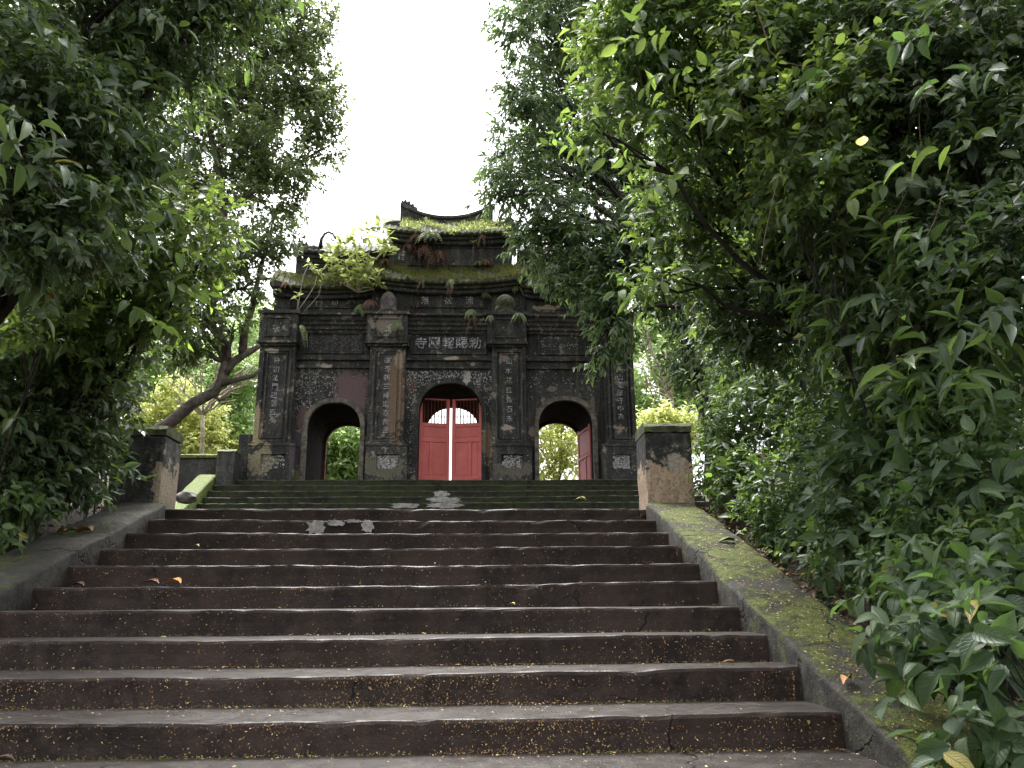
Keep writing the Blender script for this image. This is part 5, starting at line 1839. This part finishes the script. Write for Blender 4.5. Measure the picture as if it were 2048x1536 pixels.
yy = nose(-2)[0]+rs.uniform(0, 1, n)**1.3*(YT-nose(-2)[0]-.3)
xx = XR+.04+rs.uniform(0, 1, n)*.43
pos = np.stack([xx, yy, Z1+(yy-STEP_D)/RUN*RISE+COP_H+.02], -1)
petals(n, pos, np.tile([[0, -.32, .95]], (n, 1)), .017, .5)
n = 160
yy = nose(-2)[0]+rs.uniform(0, 1, n)*(YT-nose(-2)[0]-.3)
xx = XL-.04-rs.uniform(0, 1, n)*.43
petals(n, np.stack([xx, yy, Z1+(yy-STEP_D)/RUN*RISE+COP_H+.012], -1), np.tile([[0, -.32, .95]], (n, 1)), .012)
o = join_leaves('fallen_petals', cat(PL), PROTO_S, M['petal'])
tag(o, 'tiny yellow and brown petals scattered over the lower steps', 'petals')

TL = []
for k, n in {0: 500, 1: 420, 2: 160, 3: 70, 5: 60, 7: 50}.items():
    y, z = nose(k)
    x = xclump(n, XL+.05, XR-.05, 7, .22)
    pos = np.stack([x, y-.012-np.abs(rs.normal(0, .012, n)), np.full(n, z-RISE+.004)], -1)
    l = rs.uniform(.008, .026, n)
    TL.append(dict(pos=pos, ax=unit(rs.normal(0, .5, (n, 3))+np.array([0, -.3, .8])), nr=unit(rs.normal(0, 1, (n, 3))), ln=l, wd=l*.3, rnd=rs.uniform(0, 1, n)))
o = join_leaves('moss_tufts', cat(TL), PROTO_S, M['grass'])
tag(o, 'thin green moss tufts along the feet of the lowest risers', 'moss')

# leaf litter on the banks
n = 2600
side = rs.uniform(0, 1, n) < .62
yy = rs.uniform(1.5, 10, n)
xx = np.where(side, XR+.55+np.abs(rs.normal(0, .8, n)), XL-.6-np.abs(rs.normal(0, .8, n)))
zz = np.array([side_h(v) for v in yy])
dist = np.where(side, xx-XR-.6, XL-.6-xx).clip(0)
nz = 0.10*np.sin(xx*1.7+yy*.9)+0.07*np.sin(xx*3.1-yy*2.3+1)+0.05*np.sin(yy*4.1+xx*.3)
zz = zz+nz*np.clip(dist, 0, 1)+np.clip(dist-.4, 0, 6)*.16+.03
L = dict(pos=np.stack([xx, yy, zz], -1), ax=unit(rs.normal(0, 1, (n, 3))*np.array([1, 1, .25])), nr=unit(rs.normal(0, .35, (n, 3))+np.array([0, -.3, 1])), ln=rs.uniform(.04, .10, n), wd=rs.uniform(.02, .045, n), rnd=rs.uniform(0, 1, n))
M['litter'] = leaf_mat('dead leaves', [(.05, .03, .018), (.09, .05, .025), (.14, .075, .035), (.20, .11, .05)], (.12, .05, .02), .15, .7)
o = join_leaves('leaf_litter', L, PROTO_M, M['litter'])
tag(o, 'brown dead leaves covering the banks beside the stairs', 'leaf litter')


def fallen(label, px, py, y, size_px, col, rot, wr=.5, lift=0.0, tilt=.5):
    p = P(px, py, y)
    d = float(np.linalg.norm(p-EYE))
    l = size_px*d/FPX
    m_ = M.get(('f', col))
    if m_ is None:
        m_ = simple('fallen leaf', tuple(c*.75 for c in col), col, 25, .6, .3)
        M[('f', col)] = m_
    o = bpy.data.objects.new('fallen_leaf', leaf_mesh('L3', PROTO_L3, m_))
    COL.objects.link(o)
    o.location = (float(p[0]), float(p[1]), float(p[2])+lift)
    o.rotation_euler = (tilt, .25*math.sin(rot*3), rot)
    o.scale = (l*wr, l, l*1.2)
    tag(o, label, 'leaf', 'fallen leaves')


OR, RD, YE, GR, TA, BR = (.62, .26, .05), (.16, .05, .025), (.62, .54, .18), (.22, .27, .06), (.42, .24, .13), (.13, .08, .05)
y5, z5 = nose(5)
y4, z4 = nose(4)
fallen('bright orange fallen leaf on a step below the dark post', 362, 1167, y4+.08, 34, OR, 1.3)
fallen('dark red fallen leaf left of the orange one', 318, 1168, y4+.10, 30, RD, 1.5)
fallen('brown curled leaf at the left end of the step', 168, 1172, y4+.12, 24, BR, 1.4)
yc = 6.1
for lab, px, py, sz, c, r in [('orange fallen leaf on the dark coping', 130, 1062, 22, OR, 1.0), ('large tan fallen leaf on the dark coping', 185, 1062, 38, TA, 1.2), ('small orange leaf behind the tan leaf on the coping', 152, 1044, 16, OR, .4), ('olive fallen leaf between the coping leaves', 155, 1062, 22, GR, 1.9)]:
    q = P(px, py, 1.0)-EYE
    # meet the sloping top of the left coping
    k_ = RISE/RUN
    z0_ = Z1-STEP_D*k_+COP_H+.02-EYE[2]
    yy_ = z0_/(q[2]/q[1]-k_)
    fallen(lab, px, py, yy_, sz, c, r, tilt=.35)
for lab, px, py, sz, c, r in [('orange fallen leaf on the mossy coping beside the veined shrub', 1702, 1358, 40, (.55, .28, .12), 2.4), ('green fallen leaf flat on the upper mossy coping', 1470, 1082, 34, (.13, .17, .03), 1.5), ('small yellow leaf low on the mossy coping', 1590, 1262, 14, YE, .7)]:
    q = P(px, py, 1.0)-EYE
    yy_ = z0_/(q[2]/q[1]-k_)
    fallen(lab, px, py, yy_, sz, c, r, tilt=.35)
fallen('pale yellow leaf on the upper flight near its right end', 1172, 1000, YU0+3*URUN+.03, 22, YE, 1.4)
fallen('yellow green fruit-like curled leaf at the right end of a step', 1420, 1262, nose(2)[0]+RUN-.05, 14, (.45, .42, .1), .8)
fallen('small green leaf stuck on the lowest riser at the right', 1616, 1450, nose(0)[0]-.012, 18, GR, .6, tilt=1.3)
fallen('green leaf scrap on the third step at the left', 335, 1279, nose(2)[0]+RUN*.8, 18, GR, 1.8)
fallen('green leaf scrap high on the left of the stairs', 398, 1093, nose(6)[0]+.05, 16, (.2, .22, .08), 1.2)
fallen('yellow leaf scrap in the middle of a step', 1030, 1209, nose(3)[0]+.1, 14, YE, 1.2)
fallen('tan twig-like leaf on the first step at the right', 1470, 1328, nose(1)[0]+.2, 26, TA, 1.5, .25)
fallen('yellow green leaf on the bottom tread in the lower right', 1640, 1532, nose(-1)[0]+.28, 20, (.4, .42, .12), 1.2)
fallen('brown leaf on the left half of the bottom tread', 30, 1525, nose(0)[0]-.2, 40, BR, 1.6, .2)
